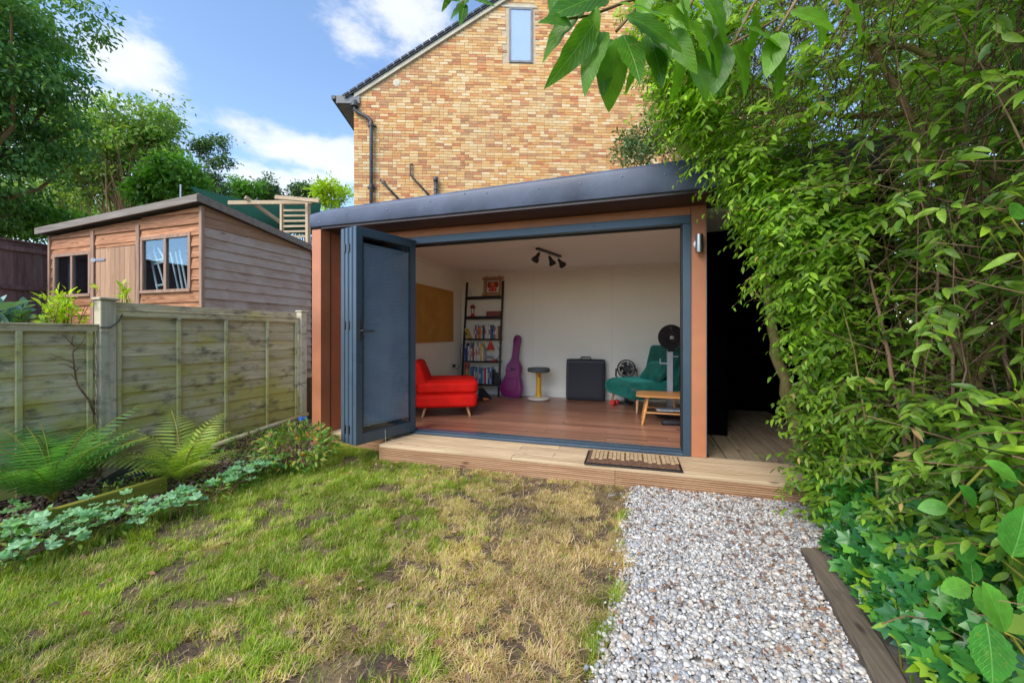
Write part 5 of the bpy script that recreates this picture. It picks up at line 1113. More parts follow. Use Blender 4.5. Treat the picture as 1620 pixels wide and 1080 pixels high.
# ------------------------------------------------------------------ left planting bed
tag(sheet('bed_soil', -4.45, -3.2, -.6, 4.9, .012, M['soil'], 20, 60, .05, 14))
def f_bed(n):
    x = rng.uniform(-4.42, -3.26, n); y = rng.uniform(.9, 4.6, n); return np.stack([x, y, .022 + .04 * (fbm(x * 2.5, y * 2.5, 14) - .3)], 1)
P = f_bed(5200); o = link('bark_chips', scatter_pebbles('bark_chips', P, rng.gamma(5, .0035, len(P)), 1, M['bark_chips'], flat=.5)); tag(o, 'loose brown bark chips and stones covering the planting bed', 'bark chips', kind='stuff')
lg = thing('log_edging', 'low dark edging of short upright logs between the bed and the lawn', 'edging', (-3.22, 2.2, 0))
random.seed(41); y = .8
while y < 3.3:
    w = random.uniform(.055, .085); h = random.uniform(.05, .10); MB().lathe([(w / 2, -.03), (w / 2, h - .006), (w * .38, h)], (0, 0, 0), 10).build('log', M['edging'], lg, smooth=True, loc=(-3.235 + random.uniform(-.012, .012), y, 0)) ; y += w + .004
rt = thing('retaining_board', 'mossy yellow-green timber board holding up the back of the bed', 'board', (-3.9, 2, 0)); pa, pb = at(40, 822, 'Z', .12), at(262, 757, 'Z', .12); dd = pb - pa; pa = pa - dd * 1.2
b = MB(); b.obox((pa + pb) / 2 - Vector((0, 0, .05)), ((pb - pa).length, .05, .14), Matrix.Rotation(math.atan2(dd.y, dd.x), 3, 'Z')); b.build('board_plank', M['mossy'], rt, bevel=.006)
pa, pb = at(336, 706, 'Z', .16), at(486, 655, 'Z', .16); b = MB(); b.tube([pa, pa.lerp(pb, .5), pb], .028, 12); tag(b.build('grey_pole', M['post'], None, smooth='all'), 'pale grey wooden pole lying along the foot of the fence', 'pole')
t = thing('blue_peg', 'small bright blue plastic clip on the end of the pole by the post', 'clip', at(476, 662, 'Z', .2)); p = at(476, 662, 'Z', .2); b = MB(); b.obox(p, (.05, .03, .04), Matrix.Rotation(.4, 3, 'Z')); b.obox(p + Vector((.05, .02, .01)), (.05, .02, .025), Matrix.Rotation(-.3, 3, 'Y')); b.build('clip_body', M.setdefault('bluep', paint('blue_plastic', (.03, .22, .75, 1), .4)), t, bevel=.004)
b = MB(); a, c = at(165, 760, 'Z', .10), at(235, 742, 'Z', .14); vs = [a + Vector((0, -.05, 0)), c + Vector((.06, -.08, 0)), c + Vector((.1, .16, .12)), a + Vector((-.05, .25, .10))]; b.add(vs + [v + Vector((0, 0, -.02)) for v in vs], [(0, 1, 2, 3), (7, 6, 5, 4), (0, 4, 5, 1), (1, 5, 6, 2), (2, 6, 7, 3), (3, 7, 4, 0)]); tag(b.build('slate_slab', M['liner'], None), 'dark flat slab tilted against the fence between the two ferns', 'slab')

def fern(label, base, n, L, mat, seed, droop=.7, spread=1.0):
    g = np.random.default_rng(seed); t = thing('fern', label, 'fern', base, 0, None)
    for i in range(n):
        az = 2 * math.pi * i / n + g.normal(0, .25); el = g.uniform(.95, 1.42); l_ = L * g.uniform(.65, 1.1); pts = []; p = Vector(base); d = Vector((math.cos(az) * math.cos(el), math.sin(az) * math.cos(el), math.sin(el))); m_ = 23
        for k in range(m_ + 1): pts.append(p.copy()); p = p + d * l_ / m_; d = (d + Vector((math.cos(az) * .03, math.sin(az) * .03, -.040 * droop - .05 * droop * k / m_))).normalized()
        side = Vector((-math.sin(az), math.cos(az), 0)); P = []; A = []; Nn = []; S = []
        for k in range(3, m_):
            q = k / m_; w = l_ * .24 * math.sin(math.pi * min(1, (q * 1.02)) ** .75) ** .9 + .008; tg = (pts[k + 1] - pts[k - 1]).normalized()
            for s_ in (-1, 1):
                dd_ = (side * s_ + tg * .45 + Vector((0, 0, -.10))).normalized(); nn_ = tg.cross(side * 1.0); nn_ = nn_ if nn_.z > 0 else -nn_
                P.append(pts[k]); A.append(dd_); Nn.append(nn_); S.append(w * g.uniform(.9, 1.05))
        me = leaf_mesh('frond', P, A, Nn, S, FERN_T, [mat]); fo = link('frond', me, t); MB().tube(pts[::3], .0028, 5).build('rachis', M['mossy'], fo)
    return t
FERN_T = leaf_tmpl(3, .095, .1, .16, .25)
b0 = at(85, 792, 'Z', .06); fern('large lush fern with upright fronds at the far left of the bed', (b0.x, b0.y, .05), 32, .80, M['fern'], 3, .55)
b0 = at(45, 775, 'Z', .06); fern('smaller fern half hidden behind the large one at the left edge', (b0.x, b0.y, .05), 14, .62, M['fern'], 7, .7)
b0 = at(288, 762, 'Z', .06); fern('yellow-green fern with long arching fronds in the middle of the bed', (b0.x, b0.y, .05), 18, .72, M['fern_y'], 5, .8)
def lobed_plant(label, pts, size, mat, tm, seed, name='lobed_plant', z0=.02, hh=(.09, .2), cat='plant'):
    g = np.random.default_rng(seed); c = sum((Vector(p) for p in pts), Vector()) / len(pts); t = thing(name, label, cat, (c.x, c.y, 0)); me = tmpl_mesh('leaf', tm, mat); b = MB()
    for (x, y, _z) in pts:
        h = g.uniform(*hh); a = g.uniform(0, 6.28); p = Vector((x, y, h)); nn_ = Vector((g.normal(0, .28) + .12, g.normal(0, .28) - .15, 1)); single_leaf('leaf', t, me, p, (math.cos(a), math.sin(a), g.normal(0, .1)), nn_, size * g.uniform(.7, 1.2)); b.tube([Vector((x - .02, y + .01, 0)), p.lerp(Vector((x, y, 0)), .4) + Vector((.01, 0, 0)), p], .0014, 5)
    b.build('stalks', M['twig'], t, kind='stuff'); return t
random.seed(51)
def along(pa, pb, n, w): a, c = at(*pa, 'Z', .1), at(*pb, 'Z', .1); return [(a.lerp(c, random.random()).x + random.gauss(0, w), a.lerp(c, random.random()).y + random.gauss(0, w), 0) for _ in range(n)]
def along2(pa, pb, n, w):
    a, c = at(*pa, 'Z', .1), at(*pb, 'Z', .1); out = []
    for i in range(n): q = a.lerp(c, (i + random.random()) / n); out.append((q.x + random.gauss(0, w), q.y + random.gauss(0, w), 0))
    return out
lobed_plant('long clump of pale blue-green lobed leaves spilling over the log edging', along2((70, 850), (312, 790), 84, .10), .078, M['mantle'], T_MANTLE, 1)
lobed_plant('smaller clump of pale lobed leaves near the middle fern and the lawn', along2((350, 765), (432, 735), 60, .07), .078, M['mantle'], T_MANTLE, 2)
lobed_plant('few pale lobed leaves at the lower left corner of the bed', along2((0, 880), (40, 812), 24, .08), .09, M['mantle'], T_MANTLE, 3)
def leafy(label, c, r_, n, size, mats, tm, seed, zb=0, name='shrub', cat='shrub', stems='twig', probs=None):
    g = np.random.default_rng(seed); t = thing(name, label, cat, (c[0], c[1], zb)); u = unit(g.normal(0, 1, (n, 3))); rr = g.uniform(.35, 1, n) ** .6; P = np.array(c) + u * rr[:, None] * np.array(r_); P[:, 2] = np.maximum(P[:, 2], zb + .01)
    A = u + g.normal(0, .7, (n, 3)); Nn = g.normal(0, .5, (n, 3)) + np.array((0, -.2, 1)); o = link('foliage', leaf_mesh('foliage', P, A, Nn, size * g.uniform(.6, 1.3, n), tm, mats, g.choice(len(mats), n, p=probs)), t); o['kind'] = 'stuff'
    b = MB()
    for k in g.choice(n, min(40, n), replace=False): e = Vector(P[k]); s_ = Vector((c[0] + g.normal(0, .05), c[1] + g.normal(0, .05), zb)); b.tube([s_, s_.lerp(e, .5) + Vector((0, 0, .04)), e], [.005, .004, .002], 4)
    b.build('stems', M[stems], t); return t
a = at(470, 718, 'Z', .14); leafy('bushy green and yellow shrub beside the deck corner and post', (a.x, a.y, .20), (.38, .34, .22), 950, .062, [M['mixed'], M['orange'], M['treelime']], T_MED, 5, 0, probs=[.66, .06, .28])
a = at(400, 700, 'Z', .1); leafy('low green ground plants along the pole at the foot of the fence', (a.x, a.y, .06), (.45, .55, .14), 700, .05, [M['treelime'], M['mixed']], T_MED, 6, 0, 'ground_plant', 'plant')
a = at(60, 850, 'Z', .1); leafy('small round-leaved weeds among the stones at the left of the bed', (a.x - .1, a.y, .05), (.25, .28, .10), 170, .05, [M['treelime'], M['mantle']], T_OVAL, 7, 0, 'ground_plant', 'plant')
a = at(300, 735, 'Z', .1); leafy('thin weedy growth between the yellow-green fern and the fence', (a.x, a.y, .05), (.5, .5, .12), 360, .05, [M['treelime'], M['mixed']], T_MED, 8, 0, 'ground_plant', 'plant')
a = at(150, 838, 'Z', .05); leafy('scruffy small-leaved greenery spilling over the edging onto the lawn corner', (a.x, a.y, .05), (.20, .55, .09), 520, .045, [M['treelime'], M['mixed'], M['fern_y']], T_MED, 18, 0, 'ground_plant', 'plant')
a = at(345, 778, 'Z', .05); leafy('low weedy tuft of mixed leaves on the lawn edge below the middle fern', (a.x, a.y, .05), (.16, .45, .09), 420, .042, [M['treelime'], M['mixed']], T_MED, 19, 0, 'ground_plant', 'plant')
a = at(225, 775, 'Z', .05); leafy('tangle of small green shoots along the mossy board between the ferns', (a.x, a.y, .08), (.16, .40, .12), 380, .045, [M['treelime'], M['fern_y']], T_MED, 20, 0, 'ground_plant', 'plant')
# bare twig trained on the left fence panel
b = MB(); q = lambda px, py: at(px, py, 'X', FX + .05)
b.tube([q(150, 655), q(140, 632), q(122, 608), q(118, 585), q(115, 560), q(117, 545)], [.009, .008, .007, .006, .005, .004], 7)
for L_ in ([(117, 548), (105, 535), (90, 520)], [(117, 556), (130, 542), (138, 525)], [(114, 545), (114, 535), (123, 522)], [(116, 573), (100, 568), (80, 560)], [(118, 584), (105, 577), (92, 575)], [(118, 590), (124, 582)], [(120, 600), (112, 592)], [(150, 655), (156, 700)]): b.tube([q(*p) for p in L_], [.004] + [.0025] * (len(L_) - 1), 5)
b.tube([q(156, 700), q(160, 740), q(150, 775)], .009, 6)
tag(b.build('bare_climber', M['twig'], None, smooth='all'), 'bare brown climbing twig growing up the low left fence panel', 'plant')

# ------------------------------------------------------------------ gravel edge sleeper
slp = thing('sleeper', 'long weathered grey timber sleeper edging the gravel path along the hedge', 'sleeper', (.9, 1.8, 0))
y0, y1 = .3, 2.66; xm = (sleeper_x(y0) + sleeper_x(y1)) / 2 + .055
sb = MB(); nn = 24; vs = []; random.seed(61)
for i in range(nn + 1):
    y = y0 + (y1 - y0) * i / nn; xx = sleeper_x(y); j = lambda s: random.gauss(0, s)
    vs += [(xx + j(.003), y, -.03), (xx + j(.003), y, .050 + j(.002)), (xx + .008 + j(.002), y, .060 + j(.002)), (xx + .098 + j(.003), y, .062 + j(.002)), (xx + .108 + j(.003), y, .050), (xx + .11, y, -.03)]
fs = [(i * 6 + k, i * 6 + (k + 1) % 6, (i + 1) * 6 + (k + 1) % 6, (i + 1) * 6 + k) for i in range(nn) for k in range(6)] + [tuple(range(6)), tuple(nn * 6 + k for k in range(6))]
sb.add(vs, fs).build('timber', M['sleeper'], slp)

# ------------------------------------------------------------------ hedge on the right
g = np.random.default_rng(77)
hedge = thing('hedge', 'tall overgrown green hedge with brown stems leaning over the path on the right', 'hedge', (1.6, 2.6, 0))
def face_x(y, z): return np.interp(z, [0, .6, 1.2, 1.8, 2.3, 2.8, 3.4, 4.2], [1.18, 1.19, 1.11, .97, .75, .40, .06, -.03]) + np.clip(3.0 - y, 0, 2) * np.interp(z, [1.4, 2.4, 3.5], [.0, .20, .5]) + np.clip(y - 3.35, 0, 3) * .30
def ok(P):
    d = np.linalg.norm(P - np.array((0, 0, EYE)), axis=1)
    inside = (P[:, 0] < 1.8) & (P[:, 1] > 3.52) & (P[:, 2] < 2.78)
    deckz = (P[:, 0] < 1.22) & (P[:, 1] > 3.3) & (P[:, 2] < .3)
    return (d > .95) & ~inside & ~deckz & (P[:, 2] > .02)
def shoots(n, depth0, depth1, Lr, npl, ls, zr=(.1, 4.3), yr=(.7, 4.9), open_=0):
    y = g.uniform(*yr, n); z = g.uniform(*zr, n); dp_ = g.uniform(depth0, depth1, n); S0 = np.stack([face_x(y, z) + dp_, y, z], 1)
    clump = fbm(y * 2.3 + 7, z * 2.3, 19); keep = g.uniform(0, 1, n) < np.clip((clump - .34) * 3.4, .10, 1) * (1 - open_ * .80 * np.exp(-((y - 1.9) / .85) ** 2) * np.clip((z - .75) / .4, 0, 1)); S0 = S0[keep]; n = len(S0)
    D = np.stack([g.uniform(-1.2, .1, n), g.normal(-.35, .5, n), g.normal(.25, .45, n)], 1); D = unit(D); L = g.uniform(*Lr, n)
    Pl, Al, Nl, Sl, Tw = [], [], [], [], []
    for k in range(npl):
        q = (k + 1) / npl; P = S0 + D * (L * q)[:, None]; P[:, 2] -= .38 * L * q * q
        tg = D.copy(); tg[:, 2] -= .76 * q; tg = unit(tg); sd_ = unit(np.cross(tg, np.array((0, 0, 1.))) + 1e-4)
        for s_ in (-1, 1):
            A = tg * .55 + sd_ * s_ * .75 + g.normal(0, .22, (n, 3)); A[:, 2] -= .25
            Pl.append(P + g.normal(0, .006, (n, 3))); Al.append(A); Nn = g.normal(0, .45, (n, 3)); Nn[:, 2] += .9; Nn[:, 0] -= .5; Nn[:, 1] -= .5; Nl.append(Nn); Sl.append(ls * g.uniform(.5, 1.45, n) * (1.1 - .35 * q))
    tw0 = S0; tw1 = S0 + D * (L * .5)[:, None]; tw1[:, 2] -= .095 * L; tw2 = S0 + D * L[:, None]; tw2[:, 2] -= .38 * L
    return np.concatenate(Pl), np.concatenate(Al), np.concatenate(Nl), np.concatenate(Sl), (tw0, tw1, tw2)
def twig_mesh(b, tws, r0=.0028):
    """thin three-sided twigs"""
    V, F = [], []; a, m_, c = tws; n = len(a); off = np.array([(1, 0, 0), (-.5, .5, .7), (-.5, -.5, -.7)])
    V = np.concatenate([(a[:, None] + off * r0), (m_[:, None] + off * r0 * .7), (c[:, None] + off * r0 * .3)], 1).reshape(-1, 3)
    f = [(0, 1, 4), (0, 4, 3), (1, 2, 5), (1, 5, 4), (2, 0, 3), (2, 3, 5), (3, 4, 7), (3, 7, 6), (4, 5, 8), (4, 8, 7), (5, 3, 6), (5, 6, 8)]
    return V, (np.array(f)[None] + (np.arange(n) * 9)[:, None, None]).reshape(-1, 3)
sets = [shoots(4200, -.05, .30, (.14, .36), 8, .060, open_=1.04), shoots(3000, .25, .8, (.18, .45), 7, .060, open_=.85), shoots(2300, .8, 1.6, (.3, .6), 7, .085), shoots(1500, -.08, .25, (.14, .34), 8, .062, zr=(1.7, 3.8), yr=(2.7, 3.6)), shoots(900, .0, .3, (.14, .34), 8, .062, zr=(2.7, 4.2), yr=(3.5, 5.0)), shoots(700, -.05, .2, (.14, .3), 8, .062, zr=(.2, 2.2), yr=(2.9, 3.55)), shoots(2600, 1.6, 2.6, (.4, .8), 7, .13, zr=(.1, 5.2), yr=(.3, 5.6))]
P = np.concatenate([s[0] for s in sets]); A = np.concatenate([s[1] for s in sets]); Nn = np.concatenate([s[2] for s in sets]); S = np.concatenate([s[3] for s in sets])
k = ok(P); P, A, Nn, S = P[k], A[k], Nn[k], S[k]
Rv = np.array((math.cos(YAW), math.sin(YAW), 0)); Fv = np.array((-math.sin(YAW), math.cos(YAW), 0))
dep = P @ Fv; inview = (dep > .4) & (np.abs(P @ Rv) < dep * 1.26) & (np.abs(P[:, 2] - EYE) < dep * .82)
fx = face_x(P[:, 1], P[:, 2]); score = np.linalg.norm(P - np.array((0, 0, EYE)), axis=1) + np.where(inview, 0, 50) + np.clip(P[:, 0] - fx, 0, 3) * 3
order = np.argsort(score); ind, oth = order[:300], order[300:]
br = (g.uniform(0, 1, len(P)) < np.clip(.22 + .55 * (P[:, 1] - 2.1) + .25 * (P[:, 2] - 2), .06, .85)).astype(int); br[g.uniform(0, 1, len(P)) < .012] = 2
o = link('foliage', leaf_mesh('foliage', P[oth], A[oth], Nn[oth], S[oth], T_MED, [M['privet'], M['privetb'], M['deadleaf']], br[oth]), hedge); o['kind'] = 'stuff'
me = tmpl_mesh('leaf', leaf_tmpl(4, .36, .3, .25), M['privet'])
for i in ind: single_leaf('leaf', hedge, me, P[i], A[i], Nn[i], S[i])
tv, tf, base = [], [], 0
for s in sets:
    kk = ok(s[4][0]) & ok(s[4][2]); V, F = twig_mesh(None, tuple(x[kk] for x in s[4])); tv.append(V); tf.append(F + base); base += len(V)
n = 5200; y = g.uniform(.9, 4.6, n); z = g.uniform(.1, 3.9, n); a0 = np.stack([face_x(y, z) + g.uniform(.15, 1.3, n), y, z], 1); dd_ = unit(g.normal(0, 1, (n, 3)) + np.array((-.3, -.2, .5))); L = g.uniform(.25, .7, n)[:, None]; a1 = a0 + dd_ * L * .5 + g.normal(0, .04, (n, 3)); a2 = a0 + dd_ * L
kk = ok(a0) & ok(a2); V, F = twig_mesh(None, (a0[kk], a1[kk], a2[kk]), .0042); tv.append(V); tf.append(F + base)
o = link('twigs', mesh_np('twigs', np.concatenate(tv), np.concatenate(tf), [M['twig']]), hedge); o['kind'] = 'stuff'
STEMS = [([(1600, 760, 2.0), (1560, 640, 2.05), (1520, 560, 2.1), (1505, 505, 2.1)], .034, 'bark_moss'), ([(1541, 610, 2.08), (1580, 530, 2.1), (1605, 450, 2.15), (1640, 380, 2.2)], .028, 'bark_moss'),
    ([(1475, 890, 1.9), (1440, 740, 2.0), (1405, 560, 2.1), (1375, 430, 2.2)], .012, 'bark_red'), ([(1530, 800, 2.3), (1500, 640, 2.4), (1455, 480, 2.5), (1440, 370, 2.6)], .024, 'bark'), ([(1535, 640, 2.6), (1505, 520, 2.6), (1480, 370, 2.7)], .022, 'bark'),
    ([(1440, 700, 2.8), (1470, 600, 2.8), (1520, 520, 2.9)], .022, 'bark'), ([(1480, 690, 2.7), (1460, 640, 2.7), (1500, 570, 2.8)], .02, 'bark'), ([(1340, 720, 3.0), (1335, 560, 3.0), (1325, 500, 3.1)], .014, 'bark'), ([(1700, 380, 1.7), (1560, 300, 1.9), (1470, 230, 2.1), (1370, 60, 2.3), (1330, -20, 2.4)], .024, 'bark'),
    ([(1640, 210, 1.9), (1560, 110, 2.1), (1460, 85, 2.4), (1370, 60, 2.6)], .026, 'bark_moss'), ([(1440, 180, 2.4), (1340, 184, 2.6), (1240, 172, 2.8)], .020, 'bark_moss'), ([(1640, 290, 1.8), (1580, 280, 2.0), (1500, 240, 2.2), (1430, 218, 2.4)], .022, 'bark_moss'), ([(1600, 480, 2.2), (1540, 340, 2.4), (1510, 220, 2.6), (1500, 100, 2.8)], .02, 'bark'),
    ([(1262, 700, 3.7), (1236, 600, 3.7), (1222, 520, 3.7), (1212, 440, 3.65), (1206, 380, 3.6)], .055, 'bark_moss'), ([(1520, 280, 2.1), (1530, 180, 2.1), (1560, 60, 2.1), (1575, -20, 2.1)], .008, 'bark_red'), ([(1420, 900, 2.4), (1395, 700, 2.6), (1420, 560, 2.7)], .016, 'bark'), ([(1350, 870, 2.7), (1330, 780, 2.8), (1300, 650, 3.0), (1290, 560, 3.1)], .013, 'bark'),
    ([(1610, 700, 1.9), (1590, 560, 2.0), (1585, 440, 2.1)], .010, 'bark_red'), ([(1300, 300, 3.0), (1380, 400, 2.9), (1450, 560, 2.8)], .012, 'bark')]
for pts, r0, bk in STEMS:
    pp = [far(*p) for p in pts]; n_ = len(pp); fine = []
    for i in range(n_ - 1):
        for q in range(4): fine.append(pp[i].lerp(pp[i + 1], q / 4) + Vector(g.normal(0, r0 * .22, 3)))
    fine.append(pp[-1]); lo = pp[0]
    if pts[0][1] > 500 : fine = [Vector((lo.x + .03, lo.y + .03, 0))] + fine
    MB().tube(fine, [r0 * (1 - .45 * i / len(fine)) * (.3 if i == len(fine) - 1 else 1) for i in range(len(fine))], 9).build('stem', M[bk], hedge, smooth='all')

rh = thing('added_rear_hedge', 'dark dense evergreen hedge added to block the sky behind the brown-stemmed hedge', 'hedge', (4.0, 2.5, 0))  # added mass of leaves so no sky leaks through the front hedge
n = 26000; Pq = np.stack([g.uniform(3.7, 4.9, n), g.uniform(-2.5, 9, n), g.uniform(0, 7.2, n)], 1); Pq[:, 0] += .5 * (fbm(Pq[:, 1], Pq[:, 2], 3) - .5)
Aq = g.normal(0, 1, (n, 3)); Aq[:, 2] -= .3; Nq = g.normal(0, .6, (n, 3)) + np.array((-1, -.3, .4)); o = link('foliage', leaf_mesh('foliage', Pq, Aq, Nq, g.uniform(.14, .3, n), T_SMALL, [M['treedark']]), rh); o['kind'] = 'stuff'
for i in range(7): yy = -2 + i * 1.7; MB().tube([(4.3, yy, 0), (4.35, yy + .1, 3), (4.3, yy, 6.2)], [.10, .07, .02], 8).build('trunk', M['bark'], rh, smooth='all')
for i in range(26):
    yb = g.uniform(1.45, 3.45); xb = 1.22 + g.uniform(0, .6); r0 = g.uniform(.004, .010); zt = g.uniform(1.6, 3.0); lean = g.uniform(-.55, .15); n_ = 12; pts = []; p = Vector((xb, yb, 0)); ddy = g.normal(0, .12)
    for k in range(n_ + 1): q_ = k / n_; pts.append(Vector((xb + lean * q_ ** 1.7 + g.normal(0, .008), yb + ddy * q_ + g.normal(0, .008), zt * q_)))
    if all(not (p_.x < 1.85 and p_.y > 3.5) for p_ in pts): MB().tube(pts, [r0 * (1 - .93 * k / n_) for k in range(n_ + 1)], 7).build('stem', M[['bark', 'bark_red', 'bark_moss'][i % 3]], hedge, smooth='all')
# ivy and undergrowth at the hedge foot
def mound(n, x0, x1, y0, y1, h0, h1, seed): 
    q = np.random.default_rng(seed); x = q.uniform(x0, x1, n); y = q.uniform(y0, y1, n); sx_ = sleeper_x(y) + .10
    edge = np.where(y < 2.66, sx_, 1.02 + (y - 2.66) * .2); k = x > edge; x, y, edge = x[k], y[k], edge[k]; top = h0 + (h1 - h0) * np.clip((x - edge) / .6, 0, 1) ** .8 + .10 * fbm(x * 4, y * 4, seed); z = top * q.uniform(.25, 1, len(x)) ** .6 + .03; return x, y, z, q
iv = thing('ivy', 'dark glossy ivy covering the ground along the foot of the hedge', 'ivy', (1.4, 1.9, 0))
x, y, z, q = mound(9500, .9, 2.3, .8, 3.42, .06, .75, 5); n = len(x); A = q.normal(0, 1, (n, 3)); A[:, 2] = -.5 + q.normal(0, .4, n); Nn = q.normal(0, .45, (n, 3)) + np.array((-.55, -.5, .8)); P = np.stack([x, y, z], 1); S = .085 * q.uniform(.5, 1.25, n); k = ok(P); P, A, Nn, S = P[k], A[k], Nn[k], S[k]
sc = np.linalg.norm(P - np.array((0, 0, EYE)), axis=1) + 2 * np.clip(P[:, 0] - 1.4, 0, 2); od = np.argsort(sc)
me = tmpl_mesh('leaf', T_IVY, M['ivy'])
for i in od[:300]: single_leaf('leaf', iv, me, P[i], A[i], Nn[i], S[i] * 1.1)
od = od[300:]; o = link('foliage', leaf_mesh('foliage', P[od], A[od], Nn[od], S[od], T_IVY, [M['ivy'], M['privetb']], (q.uniform(0, 1, len(od)) < .09).astype(int)), iv); o['kind'] = 'stuff'
b = MB()
for i in range(60): a = Vector(P[i]); c = a + Vector(q.normal(0, .12, 3)); c.z = max(.02, c.z - .1); b.tube([a, a.lerp(c, .5) + Vector((0, 0, .02)), c], .003, 4)
b.build('runners', M['twig'], iv, kind='stuff')
us = thing('undergrowth_shrub', 'mid green leafy shrub spilling over the end of the deck and gravel', 'shrub', (1.15, 3.1, 0))
q = np.random.default_rng(8); n = 1500; u = unit(q.normal(0, 1, (n, 3))); P = np.array((1.46, 2.98, .26)) + u * (q.uniform(.3, 1, n) ** .5)[:, None] * np.array((.40, .42, .40)); P[:, 2] = np.maximum(P[:, 2], .03); k = ok(P); P = P[k]; n = len(P); A = q.normal(0, .7, (n, 3)) + u[k]; Nn = q.normal(0, .4, (n, 3)) + np.array((-.3, -.4, 1)); S = .085 * q.uniform(.6, 1.25, n)
me = tmpl_mesh('leaf', leaf_tmpl(4, .46, .25, .2), M['bramble']); od = np.argsort(P[:, 1] + P[:, 0] - P[:, 2] * .3)
for i in od[:160]: single_leaf('leaf', us, me, P[i], A[i], Nn[i], S[i])
o = link('foliage', leaf_mesh('foliage', P[od[160:]], A[od[160:]], Nn[od[160:]], S[od[160:]], T_MED, [M['privet'], M['privetb']], q.choice(2, n - 160, p=[.6, .4])), us); o['kind'] = 'stuff'
b = MB()
for i in range(40): e = Vector(P[i * 7]); s_ = Vector((1.46, 3.0, .0)); b.tube([s_, s_.lerp(e, .5) + Vector((0, 0, .05)), e], [.006, .004, .002], 4)
b.build('stems', M['twig'], us)

# bramble with big leaves near the camera, lower right
bm_ = thing('bramble', 'bramble with large bright toothed leaves in the lower right foreground', 'bramble', (1.1, .9, 0)); q = np.random.default_rng(15)
def serrated(n=8, wid=.7, fold=.12, droop=.14):
    T, F, U = leaf_tmpl(n, wid, fold, droop, .45); T = T.copy()
    for i in range(n):
        T[2 + 3 * i, 1] *= 1 + (.07 if i % 2 else -.04); T[3 + 3 * i, 1] *= 1 + (.07 if i % 2 else -.04)
    return T, F, U
T_SER = serrated(15); meb = tmpl_mesh('big_leaf', T_SER, M['bramble']); men = tmpl_mesh('narrow_leaf', T_NARROW, M['privetb']); men2 = tmpl_mesh('oval_leaf', T_OVAL, M['bramble'])
BIG = [((1560, 985, 1.05), (-.3, -.9), .16, 'b'), ((1590, 1000, 1.05), (-.2, .8), .15, 'b'), ((1610, 960, 1.05), (.9, .5), .15, 'b'), ((1600, 880, 1.10), (.3, .9), .17, 'b'), ((1535, 925, 1.25), (-.9, -.2), .10, 'b'), ((1545, 925, 1.25), (.2, -1), .11, 'b'), ((1538, 920, 1.27), (.3, .9), .09, 'b'), ((1522, 850, 1.3), (0, -.9), .10, 'o'), ((1545, 800, 1.3), (-.5, .6), .11, 'o'), ((1500, 800, 1.4), (-.8, -.2), .10, 'o'), ((1560, 880, 1.35), (-.9, .2), .09, 'o'), ((1580, 770, 1.3), (.4, .7), .10, 'o'), ((1610, 760, 1.2), (-.6, .5), .11, 'o'),
       ((1460, 1050, 1.35), (-.9, .1), .10, 'n'), ((1500, 1060, 1.3), (-.8, .25), .11, 'n'), ((1520, 1060, 1.3), (.8, .1), .11, 'n'), ((1480, 1040, 1.35), (.1, .9), .09, 'n'), ((1545, 1045, 1.25), (.4, .6), .10, 'n'), ((1490, 1075, 1.3), (-.4, -.8), .10, 'n'), ((1530, 1080, 1.25), (.5, -.6), .10, 'n'), ((1420, 960, 1.55), (-.4, .6), .07, 'n'), ((1405, 985, 1.55), (-.7, -.3), .07, 'n'), ((1425, 990, 1.55), (.5, .2), .07, 'n'), ((1340, 905, 1.95), (.7, .1), .10, 'b'), ((1345, 920, 1.95), (-.6, -.5), .10, 'b'), ((1375, 940, 1.8), (.2, -.9), .09, 'b'),
       ((1600, 345, 1.15), (.5, .4), .10, 'o'), ((1560, 360, 1.2), (-.8, -.3), .10, 'n'), ((1610, 400, 1.15), (-.8, -.5), .10, 'n'), ((1585, 350, 1.2), (.9, .3), .10, 'n'), ((1600, 635, 1.25), (-.9, .05), .10, 'n'), ((1605, 615, 1.25), (-.2, .9), .09, 'n'), ((1612, 640, 1.25), (.7, -.2), .09, 'n')]
twp = MB()
for ((px, py, d), (ax, az), s_, ty) in BIG:
    p = far(px, py, d); ax3 = Rv * ax + np.array((0, 0, az)) * 1.0 + Fv * q.normal(-.1, .25); nn_ = -Fv * 1.0 + np.array((0, 0, .75)) + q.normal(0, .22, 3)
    single_leaf('large_leaf', bm_, {'b': meb, 'n': men, 'o': men2}[ty], p, ax3, nn_, s_ * .84); r_e = Vector((p.x + .12, p.y + .10, p.z - .10)); twp.tube([p, p.lerp(r_e, .5) + Vector((0, 0, .01)), r_e], .0022, 5)
for a, c in (((1620, 700, 1.3), (1500, 800, 1.35)), ((1640, 930, 1.2), (1530, 870, 1.3)), ((1640, 1060, 1.1), (1560, 985, 1.1)), ((1500, 1100, 1.35), (1480, 1030, 1.4)), ((1430, 1100, 1.5), (1415, 970, 1.6))): p0, p1 = far(*a), far(*c); MB().tube([Vector((p0.x, p0.y, 0)).lerp(p0, .8), p0, p0.lerp(p1, .5) + Vector((0, 0, .03)), p1], .004, 6).build('cane', M['mossy'], bm_, smooth='all')
twp.build('leaf_stalks', M['mossy'], bm_, smooth='all', kind='stuff')

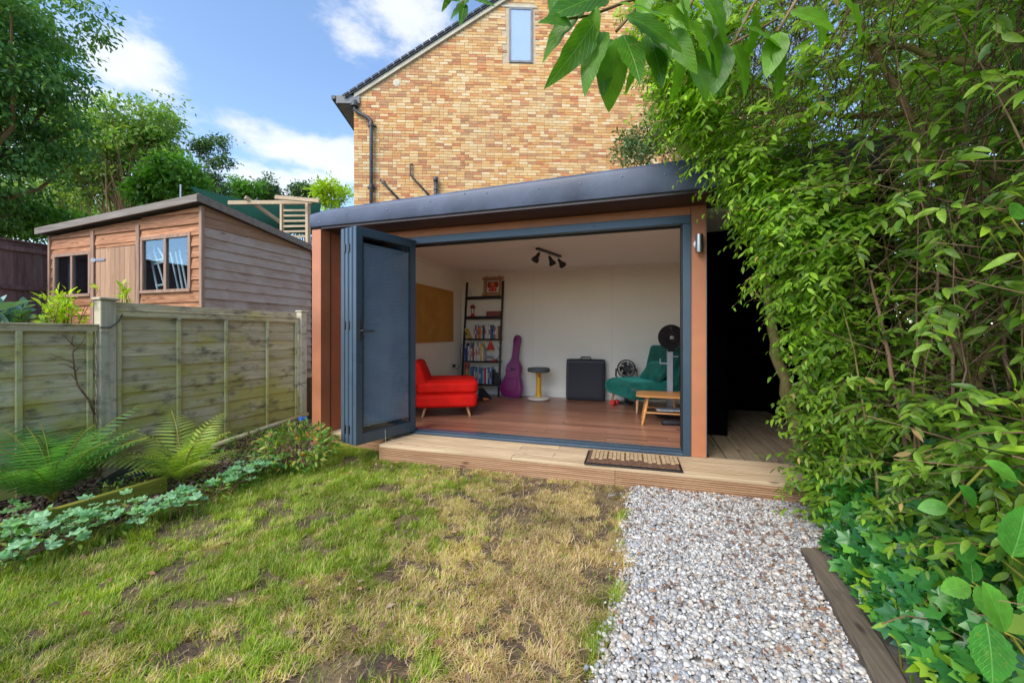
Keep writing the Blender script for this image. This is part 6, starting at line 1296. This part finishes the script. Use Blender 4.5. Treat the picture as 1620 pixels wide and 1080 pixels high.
# branch with big leaves hanging in from above
ob = thing('overhanging_branch', 'leafy branch with large drooping green leaves hanging in from the top', 'branch', far(1150, -60, 1.5)); q = np.random.default_rng(23)
mels = [tmpl_mesh('long_leaf%s' % k, t_, M['bigleaf']) for k, t_ in (('', T_BIG), ('_curled', leaf_tmpl(9, .38, .42, .42, .34, .03)), ('_flat', leaf_tmpl(9, .46, .12, .18, .40, .016)))]
nodes = [((1190, -60, 1.5), (1090, -30, 1.35), (985, 5, 1.2), (935, 25, 1.15), (900, 30, 1.12)), ((1060, -30, 1.35), (1010, 10, 1.25), (975, 50, 1.2)), ((1120, -40, 1.4), (1090, 10, 1.35), (1070, 60, 1.3)), ((1250, -60, 1.6), (1190, 10, 1.5), (1160, 70, 1.45)), ((800, -60, 1.5), (750, -15, 1.45), (728, 8, 1.4)), ((1350, -60, 1.5), (1260, 0, 1.45), (1230, 50, 1.4)), ((1100, 60, 1.6), (1150, 75, 1.6), (1230, 30, 1.7))]
for nd in nodes: MB().tube([far(*p) for p in nd], [.006 * (1 - .12 * i) for i in range(len(nd))], 7).build('twig', M['bark'], ob, smooth='all')
LV = []
for (px, py, d, dx, dy, ln) in ((925, 10, 1.15, -.75, -.65, 95), (905, 40, 1.12, -.75, -.15, 62), (900, 30, 1.12, -.9, .1, 55), (940, 35, 1.12, -.55, -1, 125), (955, 50, 1.14, -.45, -1, 110), (975, 60, 1.15, -.05, -1, 105), (965, 62, 1.2, -.2, -1, 90), (985, 55, 1.15, .25, -1, 110), (1000, 60, 1.2, .15, -1, 80), (945, 10, 1.1, -.2, -.9, 70), (975, 5, 1.1, .9, -.35, 120), (990, 25, 1.15, .95, -.4, 115), (960, -5, 1.15, -.9, -.5, 110), (1010, 45, 1.2, .8, -.7, 90), (1025, 55, 1.25, .2, -1, 95), (1045, 60, 1.25, -.1, -1, 85), (1060, 50, 1.25, .3, -1, 85), (1040, 20, 1.2, .9, -.1, 90), (1070, 30, 1.3, .8, -.6, 90), (1075, 70, 1.3, .1, -1, 80), (1095, 80, 1.35, .3, -1, 75), (1110, 30, 1.35, .5, -.9, 90), (1130, 60, 1.4, .1, -1, 90), (1145, 70, 1.4, -.3, -1, 85), (1160, 70, 1.45, .4, -1, 85), (1170, 40, 1.4, .9, -.5, 85), (1190, 20, 1.45, .2, -1, 90), (1220, 60, 1.4, .4, -1, 85), (1235, 50, 1.4, -.4, -1, 80), (1250, 20, 1.4, .9, -.5, 80), (1080, 0, 1.3, -.3, -1, 80), (1110, -10, 1.3, .6, -.8, 90), (1150, 0, 1.35, -.5, -.9, 80), (1020, -10, 1.2, -.2, -.9, 70), (1060, -20, 1.2, .5, -.7, 80), (880, -15, 1.15, -.2, -1, 45), (745, -5, 1.4, -.75, -.5, 45), (735, 5, 1.4, -.1, -1, 38), (750, 0, 1.4, .8, -.1, 35), (728, 2, 1.4, -.9, .2, 30), (715, -10, 1.4, -.6, -.8, 28), (1290, 10, 1.45, .2, -1, 75), (1330, 0, 1.45, .5, -.9, 75)):
    p = far(px, py, d); s_ = ln / FPX * d * 1.0 * q.uniform(.85, 1.05); ax3 = Rv * dx + np.array((0, 0, dy)) + Fv * q.normal(-.15, .22); sgn = 1; nn_ = -Fv * .8 + np.array((0, 0, .35)) + Rv * q.normal(0, .5); single_leaf('large_leaf', ob, mels[int(q.integers(0, 3))], p, ax3, nn_, s_)
